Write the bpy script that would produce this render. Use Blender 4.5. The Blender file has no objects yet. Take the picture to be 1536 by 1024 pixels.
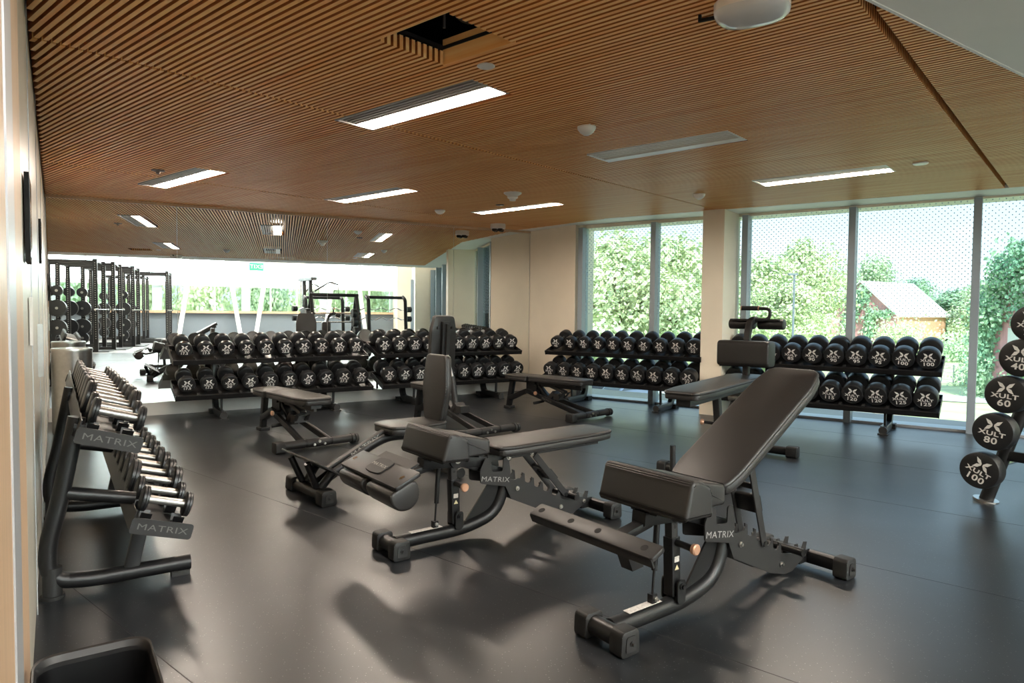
import bpy, bmesh, math, random
from mathutils import Vector, Matrix, Euler
random.seed(7)
PI = math.pi
SC = bpy.context.scene
COL = SC.collection
H = 1.12                                   # eye height
FPX = 1020.06
def rad(a): return a * PI / 180
# ------------------------------------------------------------------ room frame
def DR(az): return Vector((math.sin(rad(az)), math.cos(rad(az)), 0))      # heading -> direction
def NR(az): return Vector((-math.cos(rad(az)), math.sin(rad(az)), 0))
AZ_M, D_M = 55.9745, 7.27335 * H           # mirror wall
AZ_W, D_W = 125.9386, 7.11966 * H          # window wall
AZ_L, D_L = -33.905, 0.062054 * H          # left wall
AZ_S = 130.63                              # direction of the ceiling slats
def ceilz(x, y): return H + 1.037766 + .0040698 * x + .0166275 * y
def wp(az, d, s, off, z):                  # point: s along the wall, off inwards from it
    p = DR(az) * s + NR(az) * (d - off)
    return Vector((p.x, p.y, z))
def MW(s, off, z=0): return wp(AZ_M, D_M, s, off, z)
def WW(s, off, z=0): return wp(AZ_W, D_W, s, off, z)
def LW(s, off, z=0): return wp(AZ_L, D_L, s, off, z)
def SN(s, n, z=None):                      # ceiling coordinates: along slats, across slats
    p = DR(AZ_S) * s + NR(AZ_S) * n
    return Vector((p.x, p.y, ceilz(p.x, p.y) if z is None else z))
# camera rotation
cp, sp = math.cos(rad(-2.3498)), math.sin(rad(-2.3498))
cr, sr = math.cos(rad(-.53064)), math.sin(rad(-.53064))
RM = Matrix(((1, 0, 0), (0, cp, -sp), (0, sp, cp))) @ Matrix(((cr, 0, sr), (0, 1, 0), (-sr, 0, cr)))
def ray(u, v): return RM @ Vector(((u - 768) / FPX, 1, -(v - 512) / FPX))
def at(u, v, z=0):                         # floor (or height z) point under a spot of the photo
    r = ray(u, v); t = (z - H) / r.z
    return Vector((r.x * t, r.y * t, z))
def ceil_at(u, v):
    r = ray(u, v); t = 1.037766 / (r.z - .0040698 * r.x - .0166275 * r.y)
    return Vector((r.x * t, r.y * t, H + r.z * t))
def reflect(p):
    n = NR(AZ_M); k = 2 * (D_M - (n.x * p.x + n.y * p.y))
    return Vector((p.x + k * n.x, p.y + k * n.y, p.z))
def behind(u, dist, z=0):                  # real place of something the mirror shows
    r = ray(u, 470); k = dist / r.y
    return reflect(Vector((r.x * k, r.y * k, z)))

# ------------------------------------------------------------------ materials
def lin(c):
    return tuple(((x / 255) / 12.92 if x / 255 <= .04045 else ((x / 255 + .055) / 1.055) ** 2.4) for x in c) + (1,)
def new_mat(name):
    m = bpy.data.materials.new(name); m.use_nodes = True
    nt = m.node_tree; b = nt.nodes['Principled BSDF']
    return m, nt, b
def mat(name, col, rough=.5, metal=0, var=0, scale=20, bump=0, bscale=200, spec=.5, stretch=None, coat=0):
    m, nt, b = new_mat(name)
    b.inputs['Base Color'].default_value = lin(col)
    b.inputs['Roughness'].default_value = rough
    b.inputs['Metallic'].default_value = metal
    b.inputs['Specular IOR Level'].default_value = spec
    b.inputs['Coat Weight'].default_value = coat
    if var or bump:
        tc = nt.nodes.new('ShaderNodeTexCoord'); mp = nt.nodes.new('ShaderNodeMapping')
        if stretch: mp.inputs['Scale'].default_value = stretch
        nt.links.new(tc.outputs['Object'], mp.inputs['Vector'])
    if var:
        n = nt.nodes.new('ShaderNodeTexNoise'); n.inputs['Scale'].default_value = scale; n.inputs['Detail'].default_value = 6
        nt.links.new(mp.outputs[0], n.inputs['Vector'])
        r = nt.nodes.new('ShaderNodeValToRGB')
        c = lin(col)
        r.color_ramp.elements[0].position = .3; r.color_ramp.elements[1].position = .7
        r.color_ramp.elements[0].color = tuple(max(0, x * (1 - var)) for x in c[:3]) + (1,)
        r.color_ramp.elements[1].color = tuple(min(1, x * (1 + var)) for x in c[:3]) + (1,)
        nt.links.new(n.outputs['Fac'], r.inputs['Fac']); nt.links.new(r.outputs[0], b.inputs['Base Color'])
    if bump:
        n2 = nt.nodes.new('ShaderNodeTexNoise'); n2.inputs['Scale'].default_value = bscale
        nt.links.new(mp.outputs[0], n2.inputs['Vector'])
        bp = nt.nodes.new('ShaderNodeBump'); bp.inputs['Strength'].default_value = bump; bp.inputs['Distance'].default_value = .002
        nt.links.new(n2.outputs['Fac'], bp.inputs['Height']); nt.links.new(bp.outputs[0], b.inputs['Normal'])
    return m
def emit(name, col, s):
    m, nt, b = new_mat(name)
    b.inputs['Base Color'].default_value = lin(col)
    b.inputs['Emission Color'].default_value = lin(col); b.inputs['Emission Strength'].default_value = s
    return m
M = {}
M['vinyl'] = mat('vinyl', (40, 38, 37), .42, bump=.25, bscale=420, var=.05, scale=5)
M['frame'] = mat('black_powder_coat', (28, 28, 29), .36, .25, bump=.08, bscale=600)
M['frame2'] = mat('dark_grey_powder_coat', (45, 44, 44), .45, .2)
M['rubber'] = mat('black_rubber', (30, 30, 30), .55, bump=.1, bscale=300)
M['urethane'] = mat('black_urethane', (32, 33, 35), .34, var=.1, scale=30)
M['steel'] = mat('brushed_steel', (190, 188, 184), .28, 1, var=.08, scale=30)
M['chrome'] = mat('chrome', (215, 215, 215), .12, 1)
M['copper'] = mat('copper_knob', (205, 158, 130), .35, .5)
M['white'] = mat('white_print', (226, 224, 220), .6)
M['greyprint'] = mat('hole_light_grey', (150, 148, 145), .6)
M['darkprint'] = mat('faint_print', (96, 94, 92), .6)
M['sticker'] = mat('sticker', (196, 190, 184), .5, var=.25, scale=160)
M['yellow'] = mat('warning_yellow', (205, 190, 150), .6)
M['bin'] = mat('black_bin_plastic', (14, 14, 15), .3)
M['satin'] = mat('satin_steel', (186, 184, 180), .34, .9)
M['white_plastic'] = mat('white_plastic', (225, 220, 214), .35)
M['lens'] = mat('dark_lens', (25, 24, 24), .15)
M['wall'] = mat('painted_wall', (236, 224, 204), .6, var=.03, scale=3)
M['white_wall'] = mat('white_paint', (240, 240, 238), .6, var=.02, scale=3)
M['laminate'] = mat('pale_laminate_panel', (196, 190, 176), .3, var=.07, scale=6, stretch=(1, 1, .05))
M['oak'] = mat('oak_veneer', (198, 166, 134), .42, var=.1, scale=9, stretch=(6, 6, .25))
M['alu'] = mat('aluminium', (176, 178, 182), .4, .4)
M['mullion'] = mat('bronze_aluminium', (150, 160, 168), .45, .2)
M['base'] = mat('pale_baseboard', (190, 188, 184), .4, var=.04, scale=4)
M['louver'] = mat('louver_metal', (150, 146, 142), .4, .4)
M['dark'] = mat('plenum_black', (14, 12, 11), .8)
M['seam'] = mat('floor_seam', (44, 44, 45), .6)
M['duct'] = mat('galvanised_duct', (110, 100, 92), .5, .5)
M['blue_grey'] = mat('blue_grey_panel', (112, 122, 130), .5)
M['light'] = emit('lamp_diffuser', (255, 238, 220), 32)
M['light_dim'] = emit('lamp_diffuser_far', (255, 238, 220), 32)
M['hall_fill_glow'] = emit('added_hall_fill', (255, 250, 244), 4)  # glow of the unseen fill panels added in the hall
M['lit_film'] = emit('lit_window_film', (255, 255, 255), 3.4)
M['exit'] = emit('exit_green', (60, 190, 110), .6)
# slat wood
def wood_mat(name='slat_wood', c1=(246, 170, 96), c2=(255, 210, 142)):
    m, nt, b = new_mat(name)
    g = nt.nodes.new('ShaderNodeNewGeometry')
    mp = nt.nodes.new('ShaderNodeMapping'); mp.vector_type = 'POINT'
    mp.inputs['Rotation'].default_value = (0, 0, -rad(90 - AZ_S)); 
    nt.links.new(g.outputs['Position'], mp.inputs['Vector'])
    m2 = nt.nodes.new('ShaderNodeMapping'); m2.inputs['Scale'].default_value = (.9, 30, 30)
    nt.links.new(mp.outputs[0], m2.inputs['Vector'])
    n = nt.nodes.new('ShaderNodeTexNoise'); n.inputs['Scale'].default_value = 1.0; n.inputs['Detail'].default_value = 5
    nt.links.new(m2.outputs[0], n.inputs['Vector'])
    r = nt.nodes.new('ShaderNodeValToRGB')
    r.color_ramp.elements[0].position = .3; r.color_ramp.elements[1].position = .7
    r.color_ramp.elements[0].color = lin(c1); r.color_ramp.elements[1].color = lin(c2)
    nt.links.new(n.outputs['Fac'], r.inputs['Fac']); nt.links.new(r.outputs[0], b.inputs['Base Color'])
    b.inputs['Roughness'].default_value = .42; b.inputs['Specular IOR Level'].default_value = .15
    return m
M['slat'] = wood_mat()
M['slat_side_shade'] = wood_mat('slat_shaded_side_wood', (166, 94, 46), (190, 114, 62))  # shade on the slats' vertical faces is put into this darker brown
def floor_mat():
    m, nt, b = new_mat('rubber_floor')
    tc = nt.nodes.new('ShaderNodeNewGeometry')
    def noise(s, d=4):
        n = nt.nodes.new('ShaderNodeTexNoise'); n.inputs['Scale'].default_value = s; n.inputs['Detail'].default_value = d
        nt.links.new(tc.outputs['Position'], n.inputs['Vector']); return n
    big = noise(1.3, 8); r1 = nt.nodes.new('ShaderNodeValToRGB')
    r1.color_ramp.elements[0].position = .3; r1.color_ramp.elements[1].position = .75
    r1.color_ramp.elements[0].color = lin((22, 25, 28)); r1.color_ramp.elements[1].color = lin((38, 41, 45))
    nt.links.new(big.outputs['Fac'], r1.inputs['Fac'])
    vo = nt.nodes.new('ShaderNodeTexVoronoi'); vo.inputs['Scale'].default_value = 95
    nt.links.new(tc.outputs['Position'], vo.inputs['Vector'])
    lt = nt.nodes.new('ShaderNodeMath'); lt.operation = 'LESS_THAN'; lt.inputs[1].default_value = .17
    nt.links.new(vo.outputs['Distance'], lt.inputs[0])
    sep = nt.nodes.new('ShaderNodeSeparateColor'); nt.links.new(vo.outputs['Color'], sep.inputs[0])
    gt = nt.nodes.new('ShaderNodeMath'); gt.operation = 'GREATER_THAN'; gt.inputs[1].default_value = .72
    nt.links.new(sep.outputs[0], gt.inputs[0])
    mu = nt.nodes.new('ShaderNodeMath'); mu.operation = 'MULTIPLY'
    nt.links.new(lt.outputs[0], mu.inputs[0]); nt.links.new(gt.outputs[0], mu.inputs[1])
    mx = nt.nodes.new('ShaderNodeMix'); mx.data_type = 'RGBA'
    nt.links.new(mu.outputs[0], mx.inputs['Factor']); nt.links.new(r1.outputs[0], mx.inputs['A'])
    mx.inputs['B'].default_value = lin((104, 106, 108))
    nt.links.new(mx.outputs['Result'], b.inputs['Base Color'])
    ro = noise(.9, 6); r2 = nt.nodes.new('ShaderNodeMapRange')
    r2.inputs['From Min'].default_value = .3; r2.inputs['From Max'].default_value = .7
    r2.inputs['To Min'].default_value = .30; r2.inputs['To Max'].default_value = .37
    nt.links.new(ro.outputs['Fac'], r2.inputs['Value']); nt.links.new(r2.outputs[0], b.inputs['Roughness'])
    fi = noise(260, 2); bp = nt.nodes.new('ShaderNodeBump'); bp.inputs['Strength'].default_value = .05; bp.inputs['Distance'].default_value = .002
    nt.links.new(fi.outputs['Fac'], bp.inputs['Height']); nt.links.new(bp.outputs[0], b.inputs['Normal'])
    b.inputs['Specular IOR Level'].default_value = .75
    return m
M['floor'] = floor_mat()
M['hall_floor'] = mat('pale_hall_floor', (125, 125, 124), .5, var=.04, scale=2)
M['sheen'] = mat('glossy_grey_plastic', (205, 203, 202), .12)
def mirror_mat():
    m, nt, b = new_mat('mirror_glass')
    b.inputs['Base Color'].default_value = (.86, .88, .87, 1); b.inputs['Metallic'].default_value = 1; b.inputs['Roughness'].default_value = .0
    return m
M['mirror'] = mirror_mat()
def glass_mat(frit=True):
    m = bpy.data.materials.new('window_glass'); m.use_nodes = True; nt = m.node_tree; nt.nodes.clear()
    out = nt.nodes.new('ShaderNodeOutputMaterial')
    tr = nt.nodes.new('ShaderNodeBsdfTransparent'); tr.inputs[0].default_value = (.90, .965, .965, 1)
    gl = nt.nodes.new('ShaderNodeBsdfGlossy'); gl.inputs['Roughness'].default_value = .0
    fr = nt.nodes.new('ShaderNodeFresnel'); fr.inputs['IOR'].default_value = 1.25
    mx = nt.nodes.new('ShaderNodeMixShader')
    nt.links.new(fr.outputs[0], mx.inputs[0]); nt.links.new(tr.outputs[0], mx.inputs[1]); nt.links.new(gl.outputs[0], mx.inputs[2])
    last = mx
    if frit:                                # printed dots, local x along the pane, z up
        tc = nt.nodes.new('ShaderNodeTexCoord'); sx = nt.nodes.new('ShaderNodeSeparateXYZ')
        nt.links.new(tc.outputs['Object'], sx.inputs[0])
        def mth(op, a, b=None):
            n = nt.nodes.new('ShaderNodeMath'); n.operation = op
            for i, v in enumerate((a, b)):
                if v is None: continue
                if isinstance(v, (int, float)): n.inputs[i].default_value = v
                else: nt.links.new(v, n.inputs[i])
            return n.outputs[0]
        P = .052
        zz = mth('DIVIDE', sx.outputs['Z'], P * .5); row = mth('FLOOR', zz)
        odd = mth('MULTIPLY', mth('MODULO', mth('ADD', row, 1000), 2), .5)
        xx = mth('ADD', mth('DIVIDE', sx.outputs['X'], P), odd)
        fx = mth('SUBTRACT', mth('FRACT', xx), .5); fz = mth('MULTIPLY', mth('SUBTRACT', mth('FRACT', zz), .5), .5)
        d2 = mth('ADD', mth('MULTIPLY', fx, fx), mth('MULTIPLY', fz, fz))
        dot = mth('LESS_THAN', d2, .095 ** 2)
        up = mth('GREATER_THAN', sx.outputs['Z'], 1.12)
        f = mth('MULTIPLY', dot, up)
        df = nt.nodes.new('ShaderNodeBsdfDiffuse'); df.inputs[0].default_value = lin((190, 206, 220))
        m2 = nt.nodes.new('ShaderNodeMixShader'); nt.links.new(f, m2.inputs[0]); nt.links.new(mx.outputs[0], m2.inputs[1]); nt.links.new(df.outputs[0], m2.inputs[2])
        last = m2
    nt.links.new(last.outputs[0], out.inputs[0])
    return m
M['glass'] = glass_mat(True); M['glass_plain'] = glass_mat(False)
def leaf_mat(name, c1, c2):
    m, nt, b = new_mat(name)
    g = nt.nodes.new('ShaderNodeNewGeometry'); n = nt.nodes.new('ShaderNodeTexNoise'); n.inputs['Scale'].default_value = .35; n.inputs['Detail'].default_value = 5
    nt.links.new(g.outputs['Position'], n.inputs['Vector'])
    r = nt.nodes.new('ShaderNodeValToRGB'); r.color_ramp.elements[0].position = .3; r.color_ramp.elements[1].position = .7
    r.color_ramp.elements[0].color = lin(c1); r.color_ramp.elements[1].color = lin(c2)
    nt.links.new(n.outputs['Fac'], r.inputs['Fac']); nt.links.new(r.outputs[0], b.inputs['Base Color'])
    b.inputs['Roughness'].default_value = .7; b.inputs['Specular IOR Level'].default_value = .2
    return m
M['leaf_a'] = leaf_mat('hazy_leaves_light', (196, 214, 168), (240, 244, 208))  # haze over trees and ivy is put into these pale leaf colours
M['leaf_b'] = leaf_mat('hazy_leaves_mid', (178, 206, 172), (222, 234, 196))
M['leaf_c'] = leaf_mat('hazy_ivy_leaves', (132, 180, 150), (186, 214, 176))
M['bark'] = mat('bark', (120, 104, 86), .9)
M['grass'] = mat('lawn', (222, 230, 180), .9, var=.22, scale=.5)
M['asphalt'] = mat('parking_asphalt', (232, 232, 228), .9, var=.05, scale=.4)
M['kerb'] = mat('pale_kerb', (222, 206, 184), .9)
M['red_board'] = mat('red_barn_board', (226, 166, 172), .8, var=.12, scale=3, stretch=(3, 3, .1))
M['sunlit_board'] = mat('sunlit_orange_board', (232, 182, 152), .8, var=.1, scale=3)  # sunlight on the barn's side wall is put into this orange
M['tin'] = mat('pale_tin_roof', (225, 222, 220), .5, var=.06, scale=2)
M['car_blue'] = mat('car_paint_blue_grey', (120, 136, 158), .25, .3)
M['car_white'] = mat('car_paint_white', (215, 218, 222), .25)
M['car_dark'] = mat('car_paint_dark', (70, 76, 84), .25, .3)
M['car_glass'] = mat('car_glass', (60, 72, 82), .08)
M['tyre'] = mat('tyre', (30, 30, 30), .8)
M['pole'] = mat('grey_pole', (130, 140, 150), .5)

# ------------------------------------------------------------------ geometry helpers
class Geo:
    def __init__(s): s.v = []; s.f = []
    def add(s, vf, mtx=None):
        v, f = vf; o = len(s.v)
        s.v += [tuple(mtx @ Vector(p)) if mtx else tuple(p) for p in v]
        s.f += [tuple(i + o for i in q) for q in f]
        return s
    def mesh(s, name, m, smooth=True, angle=35):
        me = bpy.data.meshes.new(name); me.from_pydata(s.v, [], s.f); me.validate()
        me.materials.append(m)
        if smooth:
            me.shade_smooth(); me.set_sharp_from_angle(angle=rad(angle))
        return me
    def build(s, name, m, parent=None, **k):
        return link(name, s.mesh(name, m, **k), parent)
def link(name, me, parent=None):
    o = bpy.data.objects.new(name, me); COL.objects.link(o)
    if parent: o.parent = parent
    return o
def bm_out(bm):
    bm.verts.ensure_lookup_table()
    v = [tuple(x.co) for x in bm.verts]; f = [tuple(x.index for x in fc.verts) for fc in bm.faces]
    bm.free(); return v, f
_cache = {}
def box(x0, x1, y0, y1, z0, z1):
    v = [(x0, y0, z0), (x1, y0, z0), (x1, y1, z0), (x0, y1, z0), (x0, y0, z1), (x1, y0, z1), (x1, y1, z1), (x0, y1, z1)]
    return v, [(3, 2, 1, 0), (4, 5, 6, 7), (0, 1, 5, 4), (1, 2, 6, 5), (2, 3, 7, 6), (3, 0, 4, 7)]
def rbox(sx, sy, sz, r=.01, seg=2):
    k = ('rb', sx, sy, sz, r, seg)
    if k not in _cache:
        bm = bmesh.new(); bmesh.ops.create_cube(bm, size=1)
        for v in bm.verts: v.co = Vector((v.co.x * sx, v.co.y * sy, v.co.z * sz))
        bmesh.ops.bevel(bm, geom=list(bm.edges), offset=r, segments=seg, profile=.5, affect='EDGES')
        _cache[k] = bm_out(bm)
    return _cache[k]
def T(x=0, y=0, z=0, rx=0, ry=0, rz=0):
    return Matrix.Translation((x, y, z)) @ Euler((rx, ry, rz)).to_matrix().to_4x4()
def prism(outline, y0, y1, bevel=0, seg=2):   # outline in (x,z), extruded along y
    n = len(outline)
    v = [(x, y0, z) for x, z in outline] + [(x, y1, z) for x, z in outline]
    f = [tuple(range(n)), tuple(range(2 * n - 1, n - 1, -1))] + [(i, i + n, (i + 1) % n + n, (i + 1) % n) for i in range(n)]
    if bevel:
        bm = bmesh.new(); vs = [bm.verts.new(p) for p in v]
        for q in f: bm.faces.new([vs[i] for i in q])
        bmesh.ops.recalc_face_normals(bm, faces=bm.faces)
        bmesh.ops.bevel(bm, geom=list(bm.edges), offset=bevel, segments=seg, profile=.5, affect='EDGES')
        return bm_out(bm)
    bm = bmesh.new(); vs = [bm.verts.new(p) for p in v]
    for q in f: bm.faces.new([vs[i] for i in q])
    bmesh.ops.recalc_face_normals(bm, faces=bm.faces)
    return bm_out(bm)
def slab(outline, z0, z1, bevel=0, seg=2):    # outline in (x,y), extruded along z
    v, f = prism(outline, z0, z1, bevel, seg)
    return [(x, z, y) for x, y, z in v], [tuple(reversed(q)) for q in f]
def round_poly(pts, r, seg=4):
    out = []; n = len(pts)
    for i in range(n):
        p = Vector(pts[i]); a = Vector(pts[i - 1]); b = Vector(pts[(i + 1) % n])
        da, db = (a - p), (b - p)
        rr = min(r, da.length * .45, db.length * .45)
        p0 = p + da.normalized() * rr; p1 = p + db.normalized() * rr
        for j in range(seg + 1):
            t = j / seg
            q = p0 * (1 - t) ** 2 + p * 2 * t * (1 - t) + p1 * t ** 2
            out.append(tuple(q))
    return out
def fillet(path, r, seg=5):
    pts = [Vector(p) for p in path]; out = [pts[0]]
    for i in range(1, len(pts) - 1):
        p, a, b = pts[i], pts[i - 1], pts[i + 1]
        rr = r if not isinstance(r, (list, tuple)) else r[i - 1]
        rr = min(rr, (a - p).length * .49, (b - p).length * .49)
        p0 = p + (a - p).normalized() * rr; p1 = p + (b - p).normalized() * rr
        for j in range(seg + 1):
            t = j / seg; out.append(p0 * (1 - t) ** 2 + p * 2 * t * (1 - t) + p1 * t ** 2)
    out.append(pts[-1]); return out
def sweep(path, section, ref=Vector((0, 1, 0)), cap=True):
    pts = [Vector(p) for p in path]; v = []; f = []; n = len(section)
    rs = []
    for i, p in enumerate(pts):
        d = ((pts[min(i + 1, len(pts) - 1)] - pts[max(i - 1, 0)])).normalized()
        a = ref - d * ref.dot(d)
        if a.length < 1e-3: a = Vector((1, 0, 0)) - d * d.x
        a.normalize(); b = d.cross(a)
        for x, y in section: v.append(tuple(p + a * x + b * y))
    for i in range(len(pts) - 1):
        for j in range(n):
            f.append((i * n + j, i * n + (j + 1) % n, (i + 1) * n + (j + 1) % n, (i + 1) * n + j))
    if cap: f.append(tuple(reversed(range(n)))); f.append(tuple((len(pts) - 1) * n + j for j in range(n)))
    return v, f
def circ(r, n=14, ry=None): return [(math.cos(2 * PI * k / n) * r, math.sin(2 * PI * k / n) * (ry or r)) for k in range(n)]
def tube(path, r, fil=0, n=14, ref=Vector((0, 1, 0))):
    return sweep(fillet(path, fil) if fil else path, circ(r, n), ref)
def rrect(w, h, r=.006):
    return round_poly([(-w / 2, -h / 2), (w / 2, -h / 2), (w / 2, h / 2), (-w / 2, h / 2)], r, 2)
def beam(path, w, h, fil=0, r=.006, ref=Vector((0, 1, 0))):   # w across ref, h the other way
    return sweep(fillet(path, fil) if fil else path, rrect(w, h, r), ref)
def cyl(p0, p1, r, n=14): 
    p0, p1 = Vector(p0), Vector(p1); d = (p1 - p0).normalized()
    ref = Vector((0, 1, 0)) if abs(d.y) < .9 else Vector((1, 0, 0))
    return sweep([p0, p1], circ(r, n), ref)
def lathe(prof, n=32, axis='x'):              # profile [(pos, radius)...]
    v = []; f = []
    for a, r in prof:
        for k in range(n):
            c, s = math.cos(2 * PI * k / n) * r, math.sin(2 * PI * k / n) * r
            v.append((a, c, s) if axis == 'x' else (c, s, a))
    m = len(prof)
    for i in range(m - 1):
        for k in range(n):
            q = (i * n + k, i * n + (k + 1) % n, (i + 1) * n + (k + 1) % n, (i + 1) * n + k)
            f.append(q if axis != 'x' else tuple(q))
    f.append(tuple(reversed(range(n)))); f.append(tuple((m - 1) * n + k for k in range(n)))
    bm = bmesh.new(); vs = [bm.verts.new(p) for p in v]
    for q in f:
        try: bm.faces.new([vs[i] for i in q])
        except ValueError: pass
    bmesh.ops.recalc_face_normals(bm, faces=bm.faces)
    return bm_out(bm)
# text as mesh in the local XY plane, centred
def text_vf(s, size=1, sx=1, bold=.0):
    k = ('t', s, bold)
    if k not in _cache:
        cu = bpy.data.curves.new('lettering', 'FONT'); cu.body = s; cu.size = 1; cu.align_x = 'CENTER'; cu.align_y = 'CENTER'
        cu.offset = bold; cu.resolution_u = 3; cu.space_character = 1.08
        o = bpy.data.objects.new('lettering', cu); COL.objects.link(o)
        dg = bpy.context.evaluated_depsgraph_get(); dg.update()
        me = bpy.data.meshes.new_from_object(o.evaluated_get(dg))
        _cache[k] = ([tuple(v.co) for v in me.vertices], [tuple(p.vertices) for p in me.polygons])
        bpy.data.objects.remove(o); bpy.data.curves.remove(cu); bpy.data.meshes.remove(me)
    v, f = _cache[k]
    return [(x * size * sx, y * size, z) for x, y, z in v], f
def basis(origin, xdir, ydir):
    x = Vector(xdir).normalized(); y = (Vector(ydir) - x * Vector(ydir).dot(x)).normalized(); z = x.cross(y)
    m = Matrix((x, y, z)).transposed().to_4x4(); m.translation = Vector(origin); return m

# ------------------------------------------------------------------ scene objects
def thing(name, label, cat, loc=(0, 0, 0), rotz=0, group=None):
    o = bpy.data.objects.new(name, None); COL.objects.link(o); o.empty_display_size = .1
    o.location = loc; o.rotation_euler = (0, 0, rotz)
    o['label'] = label; o['category'] = cat
    if group: o['group'] = group
    return o
def tag(o, label, cat, group=None, kind=None):
    o['label'] = label; o['category'] = cat
    if group: o['group'] = group
    if kind: o['kind'] = kind
    return o
def struct(name, g, m, parent=None, **k):
    o = g.build(name, m, parent, **k)
    if not parent: o['kind'] = 'structure'
    return o
def heading(az): return rad(90 - az)          # z rotation that turns +x to a compass heading
def dup(root, loc, rotz, label, group=None):
    r = root.copy(); COL.objects.link(r); r.location = loc; r.rotation_euler = (0, 0, rotz); r['label'] = label
    if group: r['group'] = group
    for ch in list(root.children):
        c = ch.copy(); COL.objects.link(c); c.parent = r
        for gch in ch.children:
            d = gch.copy(); COL.objects.link(d); d.parent = c
    return r
# ================================================================== SETTING
def isect(p, d, q, e):                        # 2D line intersection
    k = ((q.x - p.x) * e.y - (q.y - p.y) * e.x) / (d.x * e.y - d.y * e.x)
    return Vector((p.x + d.x * k, p.y + d.y * k, 0))
FAR = 22.7                                    # far end of the hall, from the mirror wall
cML = isect(MW(0, 0), DR(AZ_M), LW(0, 0), DR(AZ_L))
cMW = isect(MW(0, 0), DR(AZ_M), WW(0, 0), DR(AZ_W))
sofP, sofD = SN(-.632, 2.583, 0), (SN(-.287, 3.90, 0) - SN(-.632, 2.583, 0))
cWS = isect(WW(0, 0), DR(AZ_W), sofP, sofD)
cLS = isect(LW(0, 0), DR(AZ_L), sofP, sofD)
cLF = isect(LW(0, 0), DR(AZ_L), MW(0, FAR), DR(AZ_M))
cWF = isect(WW(0, 0), DR(AZ_W), MW(0, FAR), DR(AZ_M))
def poly(pts, z): return [(p.x, p.y, z) for p in pts]
def plate(pts, z0, z1):
    n = len(pts); v = [(p.x, p.y, z0) for p in pts] + [(p.x, p.y, z1) for p in pts]
    return v, [tuple(range(n))[::-1], tuple(range(n, 2 * n))] + [(i, (i + 1) % n, (i + 1) % n + n, i + n) for i in range(n)]
g = Geo(); g.add(plate([cLF + Vector((-.3, -.2, 0)), cWF + Vector((.3, -.3, 0)), MW(6.6, -.2), cML + Vector((-.3, .2, 0))], -.12, 0)); struct('floor', g, M['floor'], smooth=False)
# thin seams between the rubber sheets
g = Geo()
def strip(a, b, w, z0, z1, gg):
    d = (b - a).normalized(); n = Vector((-d.y, d.x, 0)) * w / 2
    gg.add(plate([a - n, b - n, b + n, a + n], z0, z1))
for a, b in [((285, 790), (500, 880)), ((740, 775), (1400, 985)), ((1180, 800), (1536, 880)), ((1010, 640), (1536, 700)), ((560, 595), (800, 660)), ((310, 690), (420, 720))]:
    pa, pb = at(*a), at(*b)
for n in (.9, 2.12, 3.34, 4.56, 5.78, 7.0): strip(SN(-9, n, 0), SN(5, n, 0), .0028, 0, .0005, g)
struct('trim_1', g, M['seam'], smooth=False)
# walls
def wall(az, d, s0, s1, off, z0, z1, th=.12, gg=None):
    f = lambda s, o: wp(az, d, s, o, 0)
    g = gg or Geo(); g.add(plate([f(s0, off), f(s1, off), f(s1, off - th), f(s0, off - th)], z0, z1)); return g
sPM = None
sM = lambda p: (p.x * DR(AZ_M).x + p.y * DR(AZ_M).y)
sW = lambda p: (p.x * DR(AZ_W).x + p.y * DR(AZ_W).y)
sL = lambda p: (p.x * DR(AZ_L).x + p.y * DR(AZ_L).y)
HZ = 5.6; P1D = .13
sMP = 5.80; NOT = [MW(5.85, 0), WW(-4.675, 0)]
struct('wall_back', wall(AZ_M, D_M, sM(cML) - .12, 7.0, -.012, 0, 2.9), M['white_wall'], smooth=False)
struct('wall_left', wall(AZ_L, D_L, sL(cLF), sL(cML) + .1, -.004, 0, HZ), M['laminate'], smooth=False)
struct('wall_far', wall(AZ_M, D_M, sM(cLF) - .2, sM(cWF) + .2, FAR, 0, 1.02), M['blue_grey'], smooth=False)
# far end of the hall: ledge, posts, braces, high glazing
g = Geo(); g.add(plate([MW(sM(cLF), FAR - .3), MW(sM(cWF), FAR - .3), MW(sM(cWF), FAR), MW(sM(cLF), FAR)], 1.02, 1.12)); struct('trim_2', g, M['oak'], smooth=False)
g = Geo(); wall(AZ_M, D_M, sM(cLF), sM(cWF), FAR + .1, 2.15, 2.3, .1, g); wall(AZ_M, D_M, sM(cLF), sM(cWF), FAR + .1, HZ - .3, HZ, .1, g)
k = 0; s = sM(cLF)
while s < sM(cWF):
    wall(AZ_M, D_M, s, s + (.34 if k % 3 == 0 else .05), FAR + (.25 if k % 3 == 0 else .1), 1.1, HZ, .1, g); s += 1.15; k += 1
struct('trim_3', g, M['white_wall'], smooth=False)
g = Geo(); wall(AZ_M, D_M, sM(cLF), sM(cWF), FAR + .06, 1.12, HZ - .3, .01, g); struct('window_9', g, M['glass_plain'], smooth=False)
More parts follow.
